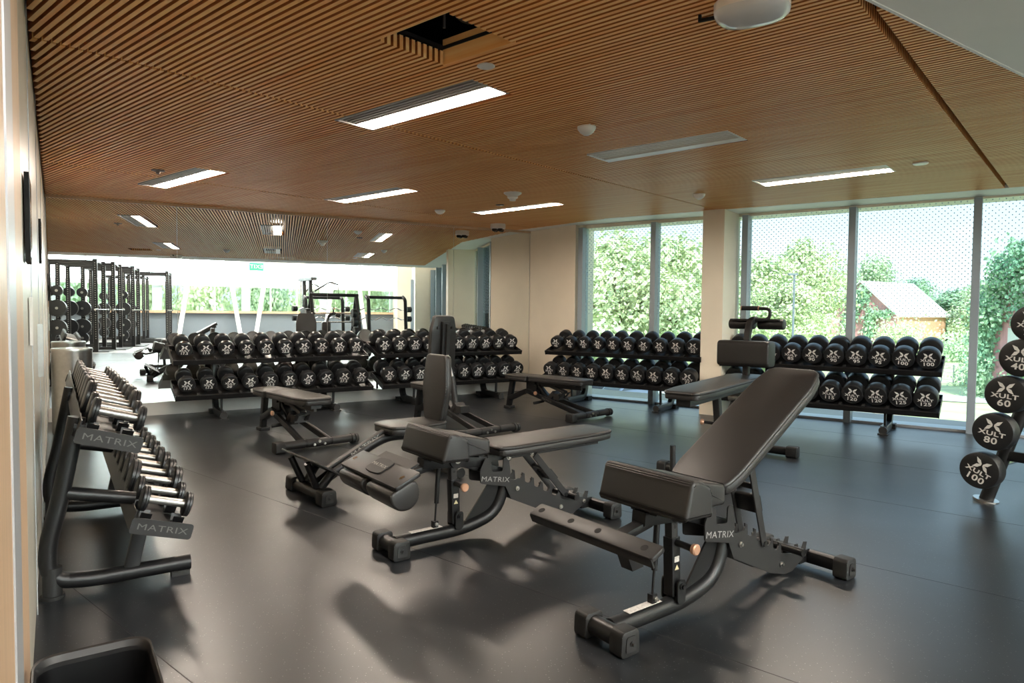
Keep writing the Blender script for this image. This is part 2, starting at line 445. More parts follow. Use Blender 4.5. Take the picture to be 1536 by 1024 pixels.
# window wall -------------------------------------------------------
GT = 2.262                                    # top of the glass
sE = 15.2                                     # where the glazing ends in the hall
g = Geo(); wall(AZ_W, D_W, -4.7, sW(cWS) + .3, 0, GT, 2.75, .3, g); wall(AZ_W, D_W, sW(cWS), sW(cWF), 0, GT, HZ, .3, g)
wall(AZ_W, D_W, sE, sW(cWF), 0, 0, GT, .3, g)
struct('wall_right', g, M['wall'], smooth=False)
g = Geo(); wall(AZ_W, D_W, -4.675, sE, .03, 0, .025, .25, g); struct('trim_4', g, M['alu'], smooth=False)
def pillar(name, s0, s1, dep=.5, top=None):
    g = Geo(); zt = top or 2.5
    g.add(plate([WW(s0, dep), WW(s1, dep), WW(s1, -.05), WW(s0, -.05)], 0, zt)); return struct(name, g, M['wall'], smooth=False)
g = Geo(); g.add(plate([MW(5.805, 0), WW(-4.675, .10), WW(-4.675, -.4), MW(6.5, -.1), MW(6.4, .0)], 0, 2.6)); struct('wall_pillar_1', g, M['wall'], smooth=False); pillar('wall_pillar_2', -2.785, -2.54)
pillar('wall_pillar_3', 3.1, 3.4, .5, HZ); pillar('wall_pillar_4', 9.3, 9.6, .5, HZ)
g = Geo()
mull = [-4.60, -3.565, -2.44, -1.33, -.245, .84, 1.93, 3.0, 4.1, 5.2, 6.3, 7.4, 8.5, 9.6, 10.7, 11.8, 12.9, 14.0, 15.1]
for s in mull: wall(AZ_W, D_W, s - .033, s + .033, .10, 0, GT + .005, .16, g)
struct('trim_5', g, M['mullion'], smooth=False)
for i, (a, b) in enumerate(zip(mull[:-1], mull[1:])):
    if i == 7: pass
    v, f = box(0, b - a - .066, -.004, .004, 0, GT)
    o = Geo().add((v, f)).build('window_%d' % (i + 10), M['glass'], smooth=False)
    o.location = WW(a + .033, 0, .0); d = DR(AZ_W); o.rotation_euler = (0, 0, math.atan2(d.y, d.x)); o['kind'] = 'structure'
# mirror ------------------------------------------------------------
struct('baseboard_back', wall(AZ_M, D_M, sM(cML), sMP, .03, 0, .135, .035), M['base'], smooth=False)
g = Geo()
a, b = MW(sM(cML), .0), MW(sMP, .0)
for p0, p1 in ((a, b),):
    n = NR(AZ_M) * -.014
    v = [(p0.x, p0.y, ceilz(p0.x, p0.y) - .03), (p1.x, p1.y, ceilz(p1.x, p1.y) - .03), (p1.x + n.x, p1.y + n.y, ceilz(p1.x, p1.y) - .03), (p0.x + n.x, p0.y + n.y, ceilz(p0.x, p0.y) - .03)]
    v += [(x, y, z + .04) for x, y, z in v]; g.add((v, [(3, 2, 1, 0), (4, 5, 6, 7), (0, 1, 5, 4), (1, 2, 6, 5), (2, 3, 7, 6), (3, 0, 4, 7)]))
struct('trim_6', g, M['oak'], smooth=False)
seams = [sM(cML) + .01, 1.124, 2.778, 4.529, sMP]
mlab = ['leftmost tall frameless wall mirror panel in the corner by the pale laminate wall', 'second tall wall mirror panel from the left, behind the 17.5 to 22.5 dumbbells',
        'third tall wall mirror panel from the left, behind the upright bench backs', 'rightmost tall wall mirror panel, next to the beige pillar']
for i in range(4):
    s0, s1 = seams[i] + .002, seams[i + 1] - .002
    f = lambda s, o: MW(s, o)
    p0, p1 = MW(s0, 0), MW(s1, 0); z1 = ceilz(p0.x, p0.y) - .028; z2 = ceilz(p1.x, p1.y) - .028
    q0, q1 = MW(s0, -.006), MW(s1, -.006)
    v = [(p0.x, p0.y, .135), (p1.x, p1.y, .135), (p1.x, p1.y, z2), (p0.x, p0.y, z1), (q0.x, q0.y, .135), (q1.x, q1.y, .135), (q1.x, q1.y, z2), (q0.x, q0.y, z1)]
    o = Geo().add((v, [(0, 1, 2, 3), (7, 6, 5, 4), (0, 4, 5, 1), (1, 5, 6, 2), (2, 6, 7, 3), (3, 7, 4, 0)])).build('wall_mirror', M['mirror'], smooth=False)
    tag(o, mlab[i], 'mirror', 'mirror panels on the back wall')
# ceiling slats -----------------------------------------------------
nS, dS_ = NR(AZ_S), DR(AZ_S)
toSN = lambda p: (p.x * dS_.x + p.y * dS_.y, p.x * nS.x + p.y * nS.y)

FIX = [(-3.345, -2.255, 2.32, 2.59), (-6.54, -5.395, 2.465, 2.715), (-6.02, -4.87, 4.045, 4.315), (-2.755, -1.722, 4.0, 4.283), (-5.52, -4.325, 5.68, 5.876), (-2.25, -1.23, 5.72, 6.027)]
HOLE = (-2.205, -1.812, 1.742, 2.092)
cME = isect(MW(0, 0), DR(AZ_M), WW(0, .46), DR(AZ_W)); cSE = isect(WW(0, .46), DR(AZ_W), sofP, sofD)
STEP = .0325
CP = [toSN(p) for p in (cML, MW(5.57, 0), WW(-4.0, .46), cSE, cLS)]
def span(n):
    xs = []
    for i in range(len(CP)):
        (s0, n0), (s1, n1) = CP[i], CP[(i + 1) % len(CP)]
        if (n0 - n) * (n1 - n) < 0: xs.append(s0 + (n - n0) / (n1 - n0) * (s1 - s0))
    return (min(xs), max(xs)) if len(xs) >= 2 else None
g = Geo(); nmin = min(c[1] for c in CP); nmax = max(c[1] for c in CP)
kk = math.ceil((nmin - 0.87) / STEP)
while 0.87 + kk * STEP < nmax:
    n = 0.87 + kk * STEP; kk += 1
    sp_ = span(n)
    if not sp_: continue
    cuts = [(-3.249, -3.231), (-6.054, -6.036), (-.658, -.626)]
    for a, b, c, d in FIX + [HOLE]:
        if c - .018 < n < d + .008: cuts.append((a, b))
    segs = [sp_]
    for a, b in cuts:
        ns = []
        for x, y in segs:
            if b <= x or a >= y: ns.append((x, y)); continue
            if x < a: ns.append((x, a))
            if b < y: ns.append((b, y))
        segs = ns
    for x, y in segs:
        if y - x < .02: continue
        v = []
        for dz in (0, .056):
            for s, nn in ((x, n), (y, n), (y, n + .0185), (x, n + .0185)):
                p = SN(s, nn); v.append((p.x, p.y, p.z + dz))
        g.add((v, [(3, 2, 1, 0), (4, 5, 6, 7), (0, 1, 5, 4), (1, 2, 6, 5), (2, 3, 7, 6), (3, 0, 4, 7)]))
    # the bright ends of the slats that turn up at the reveal
co_ = struct('ceiling', g, M['slat'], smooth=False); co_.data.materials.append(M['slat_side_shade'])
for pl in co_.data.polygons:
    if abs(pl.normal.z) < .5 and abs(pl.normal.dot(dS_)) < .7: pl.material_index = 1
def ceil_plate(pts, z0, z1):
    n = len(pts); zz = [ceilz(p.x, p.y) for p in pts]
    v = [(p.x, p.y, z + z0) for p, z in zip(pts, zz)] + [(p.x, p.y, z + z1) for p, z in zip(pts, zz)]
    return v, [tuple(range(n))[::-1], tuple(range(n, 2 * n))] + [(i, (i + 1) % n, (i + 1) % n + n, i + n) for i in range(n)]
#BACK
# black backing above the slats with the open hatch left free
def snp(s, n): return SN(s, n, 0)
bk = Geo(); h = HOLE
allp = [cML, cMW, cWS, cLS]
def clip_rect(s0, s1, n0, n1):
    pts = [toSN(p) for p in allp]
    def clip(pts, ax, val, keep_less):
        out = []
        for i in range(len(pts)):
            a, b = pts[i], pts[(i + 1) % len(pts)]
            ia = (a[ax] <= val) == keep_less; ib = (b[ax] <= val) == keep_less
            if ia: out.append(a)
            if ia != ib:
                t = (val - a[ax]) / (b[ax] - a[ax]); out.append(tuple(a[j] + t * (b[j] - a[j]) for j in (0, 1)))
        return out
    for ax, val, kl in ((0, s1, True), (0, s0, False), (1, n1, True), (1, n0, False)):
        pts = clip(pts, ax, val, kl)
        if not pts: return None
    return [snp(a, b) for a, b in pts]
for r in ((-99, h[0], -99, 99), (h[1], 99, -99, 99), (h[0], h[1], -99, h[2]), (h[0], h[1], h[3], 99)):
    q = clip_rect(*r)
    if q: bk.add(ceil_plate(q, .066, .08))
struct('ceiling_backing', bk, M['dark'], smooth=False)
g = Geo().add(ceil_plate([cML, MW(6.8, 0), WW(-4.675, -.3), cWS, cLS], .42, .5)); struct('ceiling_slab', g, M['dark'], smooth=False)
# inside of the open hatch: lining boards, ducts
c = [snp(h[0] - .012, h[2] - .012), snp(h[1] + .012, h[2] - .012), snp(h[1] + .012, h[3] + .012), snp(h[0] - .012, h[3] + .012)]
g = Geo()
for i in (2,):
    a, b = c[i], c[(i + 1) % 4]; d = (b - a).normalized(); w = Vector((-d.y, d.x, 0)) * .006
    if i in (0,): continue
    g.add(ceil_plate([a - w, b - w, b + w, a + w], 0 if i == 2 else .056, .11))
struct('trim_7', g, M['slat'], smooth=False)
g = Geo()
a = snp(h[0] + .1, h[3] + .05); b = snp(h[1] + .3, h[2] + .1)
za = ceilz(a.x, a.y) + .25
g.add(cyl((a.x, a.y, za), (b.x, b.y, za), .09, 20))
for q in (.1, .22): p = snp(h[0] + q, 2.0); g.add(cyl((p.x, p.y, za - .15), (p.x, p.y, za + .2), .006, 8))
tag(g.build('ceiling_duct', M['duct']), 'dull metal duct and hanger rods seen up inside the open ceiling hatch', 'duct')
# white soffit at the edge of the wood ceiling
e = Vector((sofD.y, -sofD.x, 0)).normalized() * .62
if e.x * nS.x + e.y * nS.y > 0 and False: e = -e
e = e if (toSN(sofP + e)[0] > toSN(sofP)[0]) else -e
sofn = sofD.normalized(); a, b = cLS - sofn * .3, cWS + sofn * .1
g = Geo(); g.add(ceil_plate([a, b, b + e, a + e], .0, .06))
g.add(ceil_plate([a, b, b + e * .02, a + e * .02], -.004, .05))
g.add(ceil_plate([a + e, b + e, b + e * 1.15, a + e * 1.15], 0, HZ - 2.3)); struct('ceiling_soffit', g, M['white_wall'], smooth=False)
# white soffit between the wood and the glass
g = Geo()
p_ = [MW(5.57, 0), WW(-4.0, .46), cSE, cWS, WW(-4.675, 0), MW(5.85, 0)]
g.add(ceil_plate(p_, -.002, .03)); struct('ceiling_window_soffit', g, M['white_wall'], smooth=False)
# hall roof
g = Geo().add(plate([cLF, cWF, cWS, cLS], HZ, HZ + .2)); struct('ceiling_hall', g, M['white_wall'], smooth=False)
# door frame strips on the left wall beside the camera
def lstrip(s0, s1, th, z0, z1, m, nm): struct(nm, wall(AZ_L, D_L, s0, s1, th, z0, z1, th + .004), M[m], smooth=False)
lstrip(.5, 1.33, .008, 0, 2.3, 'oak', 'trim_8'); lstrip(1.33, 1.55, .011, 0, 2.3, 'alu', 'trim_9'); lstrip(1.55, 1.96, .008, .02, 2.3, 'oak', 'trim_10')
g = Geo()
for s in (3.0, 4.3, 5.6, 6.9): wall(AZ_L, D_L, s, s + .012, .002, 0, 2.36, .003, g)
struct('trim_11', g, M['alu'], smooth=False)
# ================================================================== BENCHES   (local: x from foot to head end, y to the left, z up)
def pad_geo(outline, z0, z1, bevel=.014, seam=.6):
    g = Geo(); zm = z0 + (z1 - z0) * seam
    g.add(slab(outline, zm - .002, z1, bevel, 3))
    c = Vector((sum(p[0] for p in outline) / len(outline), sum(p[1] for p in outline) / len(outline)))
    inner = [tuple(c + (Vector(p) - c) * .985) for p in outline]
    g.add(slab(inner, z0, zm + .004, bevel * .7, 2))
    return g
def tilted(g, x, z, ang):                     # rotate a geometry (built from x=0,z=0) about y, then move
    m = Matrix.Translation((x, 0, z)) @ Matrix.Rotation(-ang, 4, 'Y')
    g.v = [tuple(m @ Vector(p)) for p in g.v]; return g
def bolt(g, x, y0, z, r=.013, side=-1, l=.012):
    g.add(cyl((x, y0, z), (x, y0 + side * l * .4, z), r, 16)); g.add(cyl((x, y0, z), (x, y0 + side * l, z), r * .6, 6))
def cap(y0, y1, x, z, sx=.09, sz=.088):       # moulded rubber end cap
    ol = round_poly([(x - sx / 2, z - sz / 2), (x + sx / 2, z - sz / 2), (x + sx / 2 * .9, z + sz / 2), (x - sx / 2 * .9, z + sz / 2)], .02, 4)
    return prism(ol, min(y0, y1), max(y0, y1), .006, 2)
def side_text(s, size, x, y, z, side=-1, ang=0, sx=1.25, bold=.01):
    # letters readable from the side (side=-1: right-hand side of the thing)
    xd = Vector((math.cos(ang), 0, math.sin(ang))) * (1 if side < 0 else -1)
    zd = Vector((-math.sin(ang), 0, math.cos(ang)))
    v, f = text_vf(s, size, sx, bold); m = basis((x, y, z), xd, zd)
    return [tuple(m @ Vector(p)) for p in v], f
def matrix_bench(label, loc, rz, back_ang, hinge, strut_foot, rollers, plate_w, group=None):
    t = thing('adjustable_bench', label, 'exercise bench', loc, rz, group)
    # front foot
    g = Geo().add(cyl((0, -.1, .045), (0, .1, .045), .034, 20)); ff = g.build('front_foot', M['frame'], t)
    for s in (-1, 1):
        c = Geo().add(cap(s * .055, s * .115, 0, .0445)).build('rubber_cap', M['rubber'], ff)
        c2 = Geo().add(prism(round_poly([(-.026, .018), (.026, .018), (.022, .07), (-.022, .07)], .01), s * .114, s * .118, 0)); bolt(c2, 0, s * .117, .045, .009, s)
        c2.build('cap_plug', M['frame2'], ff)
    # swept main tube
    g = Geo().add(tube([(.02, 0, .048), (.42, 0, .05), (.60, 0, .10), (.655, 0, .26)], .0325, [.16, .12], 20)); mt = g.build('main_tube', M['frame'], t)
    g = Geo().add(prism([(.10, .0815), (.27, .0825), (.27, .0835), (.10, .0825)], -.016, .016)); g.build('warning_label', M['sticker'], mt)
    g = Geo().add(prism([(.41, .085), (.56, .27), (.64, .27), (.618, .14), (.56, .10)], -.004, .004, 0)); g.build('gusset', M['frame'], t)
    # telescoping post and clevis
    g = Geo().add(beam([(.335, 0, .30), (.33, 0, .395)], .036, .036)); po = g.build('post', M['frame2'], t)
    Geo().add(cyl((.332, -.0185, .345), (.332, -.017, .345), .007, 12)).build('pin_hole', M['dark'], po)
    g = Geo().add(beam([(.345, 0, .088), (.336, 0, .305)], .046, .046)); sl = g.build('post_sleeve', M['frame'], t)
    g = Geo().add(prism([(.326, .215), (.352, .215), (.352, .236), (.326, .236)], -.0245, -.0238)); g.build('warning_label', M['sticker'], sl)
    g = Geo().add(prism([(.328, .186), (.352, .186), (.34, .205)], -.0245, -.0238)); g.build('warning_triangle', M['yellow'], sl)
    g = Geo()
    for s in (-1, 1): g.add(prism(round_poly([(.33, .06), (.375, .06), (.375, .15), (.33, .15)], .02), s * .036 - .003, s * .036 + .003)); 
    bolt(g, .352, -.039, .125); g.add(cyl((.352, -.04, .125), (.352, .04, .125), .008)); g.build('clevis', M['frame'], t)
    g = Geo().add(cyl((.235, .0, .105), (.243, .0, .21), .005)).add(cyl((.243, 0, .20), (.255, 0, .395), .0115))
    g.add(box(.222, .248, -.012, .012, .078, .115)); gs = g.build('gas_spring', M['frame'], t); b = Geo(); bolt(b, .237, -.012, .1, .009, -1, .016); b.build('bolt', M['steel'], gs)
    g = Geo().add(cyl((.336, -.02, .288), (.336, -.095, .285), .0125, 16)); kn = g.build('pull_pin', M['frame'], t)
    Geo().add(lathe([(-.098 - .018, .017), (-.098 - .014, .021), (-.098, .019), (-.094, .011), (-.09, .011)], 20), T(.336, 0, .285, rz=rad(90)) @ T(0, 0, 0)).build('knob', M['copper'], kn)
    # seat carriage
    g = Geo().add(beam([(.155, 0, .405), (.52, 0, .375)], .062, .05)); g.add(box(.18, .30, -.06, .06, .42, .432)); g.add(cyl((.335, -.045, .405), (.335, .045, .405), .04, 24)); sf = g.build('seat_frame', M['frame'], t)
    b = Geo(); bolt(b, .335, -.046, .405, .016); b.build('pivot_bolt', M['steel'], sf)
    g = Geo().add(beam([(.40, 0, .38), (.66, 0, .29)], .05, .05)); g.add(cyl((.47, -.052, .43), (.47, .052, .43), .024, 16)); g.build('seat_bracket', M['frame'], t)
    g = Geo()
    g.add(prism(round_poly([(.153, .438), (.188, .568), (.235, .566), (.30, .53), (.305, .432)], .016), -.205, .205, .014, 3))
    g.add(prism(round_poly([(.22, .56), (.462, .508), (.462, .436), (.24, .432)], .014), -.142, .142, .012, 3))
    g.build('seat', M['vinyl'], t)
    # logo side plates with the open notch
    for s in (-1, 1):
        ol = round_poly([(.466, .272), (.646, .232), (.652, .30), (.638, .384), (.606, .384), (.603, .318), (.533, .325), (.528, .392), (.494, .398), (.462, .34)], .012, 3)
        sp = Geo().add(prism(ol, s * .05 - .003, s * .05 + .003, 0)).build('side_plate', M['frame2'], t)
        if s < 0: Geo().add(side_text('MATRIX', .036, .556, -.0545, .282, -1, rad(-9), 1.3, 0)).build('lettering', M['greyprint'], sp)
        tp = [(.625, .235), (.66, .165), (.92, .048), (1.03, .018), (1.09, .018), (1.19, .062), (1.205, .125), (1.185, .128), (1.165, .098), (1.14, .10), (1.13, .13), (1.115, .13), (1.09, .095)]
        tx = 1.0
        for k in range(5):                    # hooked teeth of the ladder
            x0 = 1.0 - k * .062; zt = .115 + k * .032
            tp += [(x0, zt), (x0 - .004, zt + .042), (x0 - .02, zt + .05), (x0 - .018, zt + .036), (x0 - .03, zt + .022), (x0 - .048, zt + .024)]
        tp += [(.68, .262), (.65, .27)]
        ar = Geo().add(prism(tp, s * .05 - .003 + (.007 if s < 0 else -.007), s * .05 + .003 + (.007 if s < 0 else -.007), 0)).build('ladder_plate', M['frame2'], t)
        if s < 0:
            b = Geo(); 
            for x, z in ((.70, .215), (1.0, .07), (1.17, .075)): bolt(b, x, -.047, z, .012)
            b.build('bolt', M['steel'], ar)
    Geo().add(cyl((1.055, -.115, .125), (1.055, .115, .125), .0165, 18)).build('selector_rod', M['frame'], t)
    # rear foot
    g = Geo().add(beam([(1.25, -.2, .05), (1.25, .2, .05)], .066, .06, ref=Vector((1, 0, 0)), r=.02)); g.add(box(1.16, 1.24, -.04, .04, .03, .085)); rf = g.build('rear_foot', M['frame'], t)
    for s in (-1, 1):
        Geo().add(cap(s * .16, s * .225, 1.25, .0445, .088)).build('rubber_cap', M['rubber'], rf)
        c2 = Geo().add(prism(round_poly([(1.225, .02), (1.275, .02), (1.271, .07), (1.229, .07)], .01), s * .224, s * .228, 0)); bolt(c2, 1.25, s * .227, .045, .009, s); c2.build('cap_plug', M['frame2'], rf)
    # back pad, frame, strut
    ca, sa = math.cos(back_ang), math.sin(back_ang); hx, hz = hinge
    L = .835
    ol = round_poly([(.03, -.125), (.03, .125), (.12, .145), (L - .12, .142), (L, .115), (L, -.115), (L - .12, -.142), (.12, -.145)], .045, 4)
    tilted(pad_geo(ol, .035, .087), hx, hz, back_ang).build('backrest', M['vinyl'], t)
    g = Geo().add(box(.02, L - .05, -.036, .036, -.002, .034)); g.add(box(.12, .15, -.1, .1, .022, .036)); g.add(box(L - .2, L - .17, -.1, .1, .022, .036))
    g.add(cyl((.14, -.05, .01), (.14, .05, .01), .02, 16)); bf = tilted(g, hx, hz, back_ang).build('backrest_frame', M['frame2'], t)
    b = Geo(); bolt(b, .14, -.05, .01, .013); bolt(b, .30, -.037, .01, .011); tilted(b, hx, hz, back_ang).build('bolt', M['steel'], bf)
    sx_, sz_ = hx + .31 * ca, hz + .31 * sa
    fx, fz = strut_foot
    d = Vector((fx - sx_, 0, fz - sz_))
    for s in (-1, 1):
        Geo().add(beam([(sx_, s * .052, sz_), (fx, s * .052, fz)], .008, .036, r=.003)).build('strut', M['frame2'], t)
    g = Geo(); q = Vector((sx_, 0, sz_)) + d * .55; m = basis(q, d, (0, 1, 0))
    g.add(rbox(.075, .11, .03, .006), m @ T(0, 0, .012)); g.build('strut_pad', M['frame'], t); g = Geo(); q2 = Vector((sx_, 0, sz_)) + d * .33; g.add(rbox(.02, .1, .02, .004), basis(q2, d, (0, 1, 0))); g.build('strut_crosspiece', M['frame'], t); g = Geo()
    g.add(cyl((fx, -.06, fz), (fx, .06, fz), .012)); g.build('strut_pin', M['frame'], t)
    # foot plate on its arm
    g = Geo().add(beam([(.20, 0, .385), (.05, 0, .355), (-.03, 0, .385)], .05, .03, .02)); g.add(prism([(-.06, .385), (.0, .385), (.03, .30), (-.02, .295)], -.135, -.085)); g.build('leg_arm', M['frame'], t)
    w = plate_w
    m = T(-.078 + (.0 if w < .1 else .015), 0, .408, ry=rad(-24))
    ol = round_poly([(-w / 2, -.288), (w / 2, -.288), (w / 2, .288), (-w / 2, .288)], .012, 3)
    g = Geo(); g.add(slab(ol, -.012, .006, .004, 2), m); 
    if not rollers: g.add(box(-w / 2, -w / 2 + .006, -.285, .285, -.03, 0), m)
    if rollers: g.add(box(w / 2 - .01, w / 2 + .045, -.20, .12, -.002, .006), m)
    fp = g.build('foot_plate', M['frame2'], t)
    for y in (-.235, -.035, .095, .25):
        if rollers and y in (-.035, .095): continue
        Geo().add(lathe([(.0062, .0125), (.0068, .0125)], 16, 'z'), m @ T(0, y, 0)).build('bolt' if rollers else 'bolt_hole', M['chrome'] if rollers else M['dark'], fp)
    if rollers:
        for y0, y1 in ((.02, .275), (-.275, -.03)):
            ol = [(math.cos(a) * .072, math.sin(a) * .072) for a in [PI * 1.0 + k * PI * 1.0 / 16 for k in range(17)]]
            ol = ol + [(.07, .024), (.05, .038), (-.055, .038), (-.07, .024)]
            v, f = prism(ol, y0, y1, .012, 3)
            o = Geo().add((v, f), m @ T(-.03, 0, -.052)).build('roller_pad', M['vinyl'], t)
        ol = round_poly([(-.045, -.075), (.045, -.075), (.055, 0), (.045, .075), (-.045, .075), (-.055, 0)], .02, 4)
        bd = Geo().add(slab(ol, .006, .012, .002, 1), m @ T(.012, 0, 0)).build('badge', M['rubber'], fp)
        v, f = text_vf('MATRIX', .028, 1.3, 0)
        mm = m @ T(.012, 0, .0135) @ Matrix.Rotation(rad(-90), 4, 'Z')
        v = [tuple(mm @ Vector(p)) for p in v]
        # readable from the foot end
        Geo().add((v, f)).build('badge_lettering', M['greyprint'], fp)
    return t
matrix_bench('black incline bench in the right foreground, back raised, bare foot plate with four holes', (.329, 2.274, 0), heading(52.5), rad(30.3), (.475, .40), (.86, .185), False, .066)
matrix_bench('black bench lying flat in the centre foreground, round leg rollers under its badge plate', (-.554, 3.114, 0), heading(53.2), rad(1), (.50, .372), (1.03, .135), True, .13)

# the arched-leg benches by the mirror and the window
def arch_bench(label, loc, rz, back_ang=0, reach=1.13):
    t = thing('arched_frame_bench', label, 'exercise bench', loc, rz, 'flat and upright benches in front of the dumbbell racks')
    X = reach
    g = Geo().add(slab(round_poly([(-.06, -.05), (.05, -.05), (.05, .05), (-.06, .05)], .02), 0, .03, .004)); g.build('rubber_foot', M['rubber'], t)
    Geo().add(beam([(-.012, 0, .02), (.05, 0, .345)], .05, .06)).build('front_post', M['frame'], t)
    Geo().add(beam([(.0, 0, .115), (.30, 0, .235), (.40, 0, .215)], .062, .055, [.08])).build('arch', M['frame'], t)
    for s in (-1, 1):
        b = Geo().add(beam([(.30, s * .035, .232), (.38, s * .06, .222), (X - .03, s * .115, .05)], .032, .05, [.06])).build('side_beam', M['frame'], t)
        if s < 0:
            a = math.atan2(-.172, X - .41)
            xm = .66; k = (xm - .38) / (X - .03 - .38); ym = -(.06 + .055 * k) - .0195; zm = .222 - .172 * k
            v, f = text_vf('MATRIX', .032, 1.3, 0); mm = basis((xm, ym, zm), (1, -.085, math.tan(a)), (math.sin(-a), 0, 1)); v = [tuple(mm @ Vector(p)) for p in v]
            Geo().add((v, f)).build('lettering', M['darkprint'], b)
    g = Geo().add(cyl((X, -.31, .05), (X, .31, .05), .031, 20)); rb = g.build('rear_crossbar', M['frame'], t)
    g = Geo()
    for y0, y1 in ((-.30, -.12), (-.10, .10), (.12, .30)): g.add(sweep([(X, y0, .05), (X, y1, .05)], [(math.cos(a) * .034, math.sin(a) * .034) for a in [2 * PI * k / 20 for k in range(20)]], Vector((0, 0, 1))))
    g.build('grip_sleeve', M['frame2'], rb)
    b = Geo(); 
    for y, z in ((-.045, .04), (0, .062), (.045, .04)): b.add(cyl((X + .03, y, z), (X + .042, y, z), .011, 12))
    b.build('bolt', M['steel'], rb)
    Geo().add(cap(-.37, -.29, X, .045, .1, .088)).build('rubber_cap', M['rubber'], rb)
    g = Geo().add(cyl((X, .30, .045), (X, .325, .045), .043, 20)).add(cyl((X, .335, .045), (X, .36, .045), .04, 20)); g.build('wheel', M['rubber'], rb)
    Geo().add(beam([(.62, 0, .15), (.72, 0, .245)], .11, .05)).add(box(.72, .80, -.055, .055, .17, .235)).build('adjuster_bracket', M['frame2'], t)
    kn = Geo().add(cyl((.52, -.06, .235), (.52, -.12, .23), .011)).build('pull_pin', M['frame'], t)
    Geo().add(lathe([(-.14, .018), (-.135, .022), (-.122, .021), (-.115, .012)], 18), T(.52, 0, .23, rz=rad(90))).build('knob', M['copper'], kn)
    Geo().add(cyl((.53, .0, .13), (.50, -.13, .115), .016)).build('grip_handle', M['rubber'], t)
    g = Geo().add(box(.03, .40, -.05, .05, .33, .355)).add(box(.30, .46, -.04, .04, .24, .33)).add(cyl((.43, -.06, .33), (.43, .06, .33), .022)).add(beam([(.44, 0, .32), (.60, 0, .18)], .06, .04)); g.build('carriage', M['frame'], t)
    ol = round_poly([(.0, -.10), (.0, .10), (.10, .14), (.385, .15), (.385, -.15), (.10, -.14)], .03, 4)
    pad_geo(ol, .352, .412, .012).build('seat', M['vinyl'], t)
    L = .75
    ol = round_poly([(0, -.15), (0, .15), (L - .14, .15), (L, .115), (L, -.115), (L - .14, -.15)], .035, 4)
    hx, hz = .405, .345
    if back_ang: hx = .43
    tilted(pad_geo(ol, .012, .072, .012), hx, hz, back_ang).build('backrest', M['vinyl'], t)
    g = Geo().add(box(.02, L - .06, -.045, .045, -.024, .012)).add(box(.08, L - .08, -.012, .012, -.05, -.022))
    for x in (.12, L - .12):
        for y in (-.085, .085): g.add(lathe([(.0, .014), (.014, .014)], 12, 'z'), T(x, y, -.004))
    tilted(g, hx, hz, back_ang).build('backrest_frame', M['frame2'], t)
    if back_ang:
        top = (hx + .36 * math.cos(back_ang) + .05, 0, hz + .36 * math.sin(back_ang))
        s1 = Geo().add(cyl((.66, 0, .19), (.585, 0, .50), .03, 18)).build('support_strut', M['frame2'], t)
        Geo().add(cyl((.585, 0, .50), (top[0], 0, top[2]), .017, 16)).build('strut_rod', M['steel'], s1)
        Geo().add(beam([(top[0] - .05, -.035, top[2] - .03), (top[0] - .05, -.035, top[2] + .06), (top[0] - .05, .035, top[2] + .06), (top[0] - .05, .035, top[2] - .03)], .03, .006, ref=Vector((1, 0, 0)))).build('strut_bracket', M['steel'], t)
    else:
        g = Geo().add(beam([(.62, 0, .32), (.85, 0, .255)], .06, .035)).add(beam([(.80, -.05, .19), (.86, -.05, .25), (.86, .05, .25), (.80, .05, .19)], .04, .008, ref=Vector((0, 1, 0)))); g.build('lift_link', M['frame2'], t)
    return t
def arch_at(foot, head, label, ang=0):
    d = Vector(head) - Vector(foot); rz = math.atan2(d.y, d.x)
    return arch_bench(label, (foot[0], foot[1], 0), rz, ang, d.length)
arch_at((-2.342, 6.385), (-1.590, 5.555), 'black flat bench on the left, in front of the 22.5 dumbbells')
arch_at((-.02, 8.06), (.847, 7.237), 'black flat bench nearest the beige pillar in front of the windows')
arch_at((-.974, 7.045), (-.205, 6.19), 'black bench with back standing upright on a steel strut, seen from behind', rad(86))

# fixed upright bench with foot plate (behind the central bench)
o = at(465, 745)
t = thing('utility_bench', 'black fixed upright seat with short back and tilted foot plate, behind the central flat bench', 'exercise bench', (o.x, o.y, 0), heading(50))
g = Geo().add(cyl((0, -.25, .045), (0, .25, .045), .036, 20)); rf = g.build('front_crossbar', M['frame'], t)
for s in (-1, 1):
    Geo().add(cap(s * .18, s * .27, 0, .045, .098, .092)).build('rubber_cap', M['rubber'], rf)
    c2 = Geo().add(prism(round_poly([(-.026, .02), (.026, .02), (.022, .07), (-.022, .07)], .01), s * .269, s * .273, 0)); bolt(c2, 0, s * .272, .045, .009, s); c2.build('cap_plug', M['frame2'], rf)
for s in (-1, 1):
    Geo().add(cyl((.0, s * .1, .07), (-.07, s * .12, .235), .02)).add(cyl((.02, s * .1, .07), (.10, s * .12, .17), .027)).build('plate_bracket', M['frame'], t)
ol = round_poly([(-.12, -.28), (.12, -.28), (.12, .28), (-.12, .28)], .03, 4)
gp = Geo().add(slab(ol, -.005, .005, .002, 1), T(.03, 0, .198, ry=rad(31.5))); gp.build('foot_plate', M['frame2'], t)
b = Geo().add(tube([(.03, 0, .06), (.40, 0, .27), (.52, 0, .315), (.88, 0, .31)], .036, [.14, .14], 20)).build('main_tube', M['frame'], t)
g = Geo().add(beam([(.10, 0, .155), (.50, 0, .352)], .045, .02)).build('top_rail', M['frame2'], t)
v, f = text_vf('MATRIX', .042, 1.4, 0); mm = basis((.36, -.024, .272), (1, 0, .50), (-.5, 0, 1)); Geo().add(([tuple(mm @ Vector(p)) for p in v], f)).build('lettering', M['greyprint'], g)
ol = round_poly([(.49, -.13), (.49, .13), (.60, .17), (.92, .14), (.92, -.14), (.60, -.17)], .04, 4)
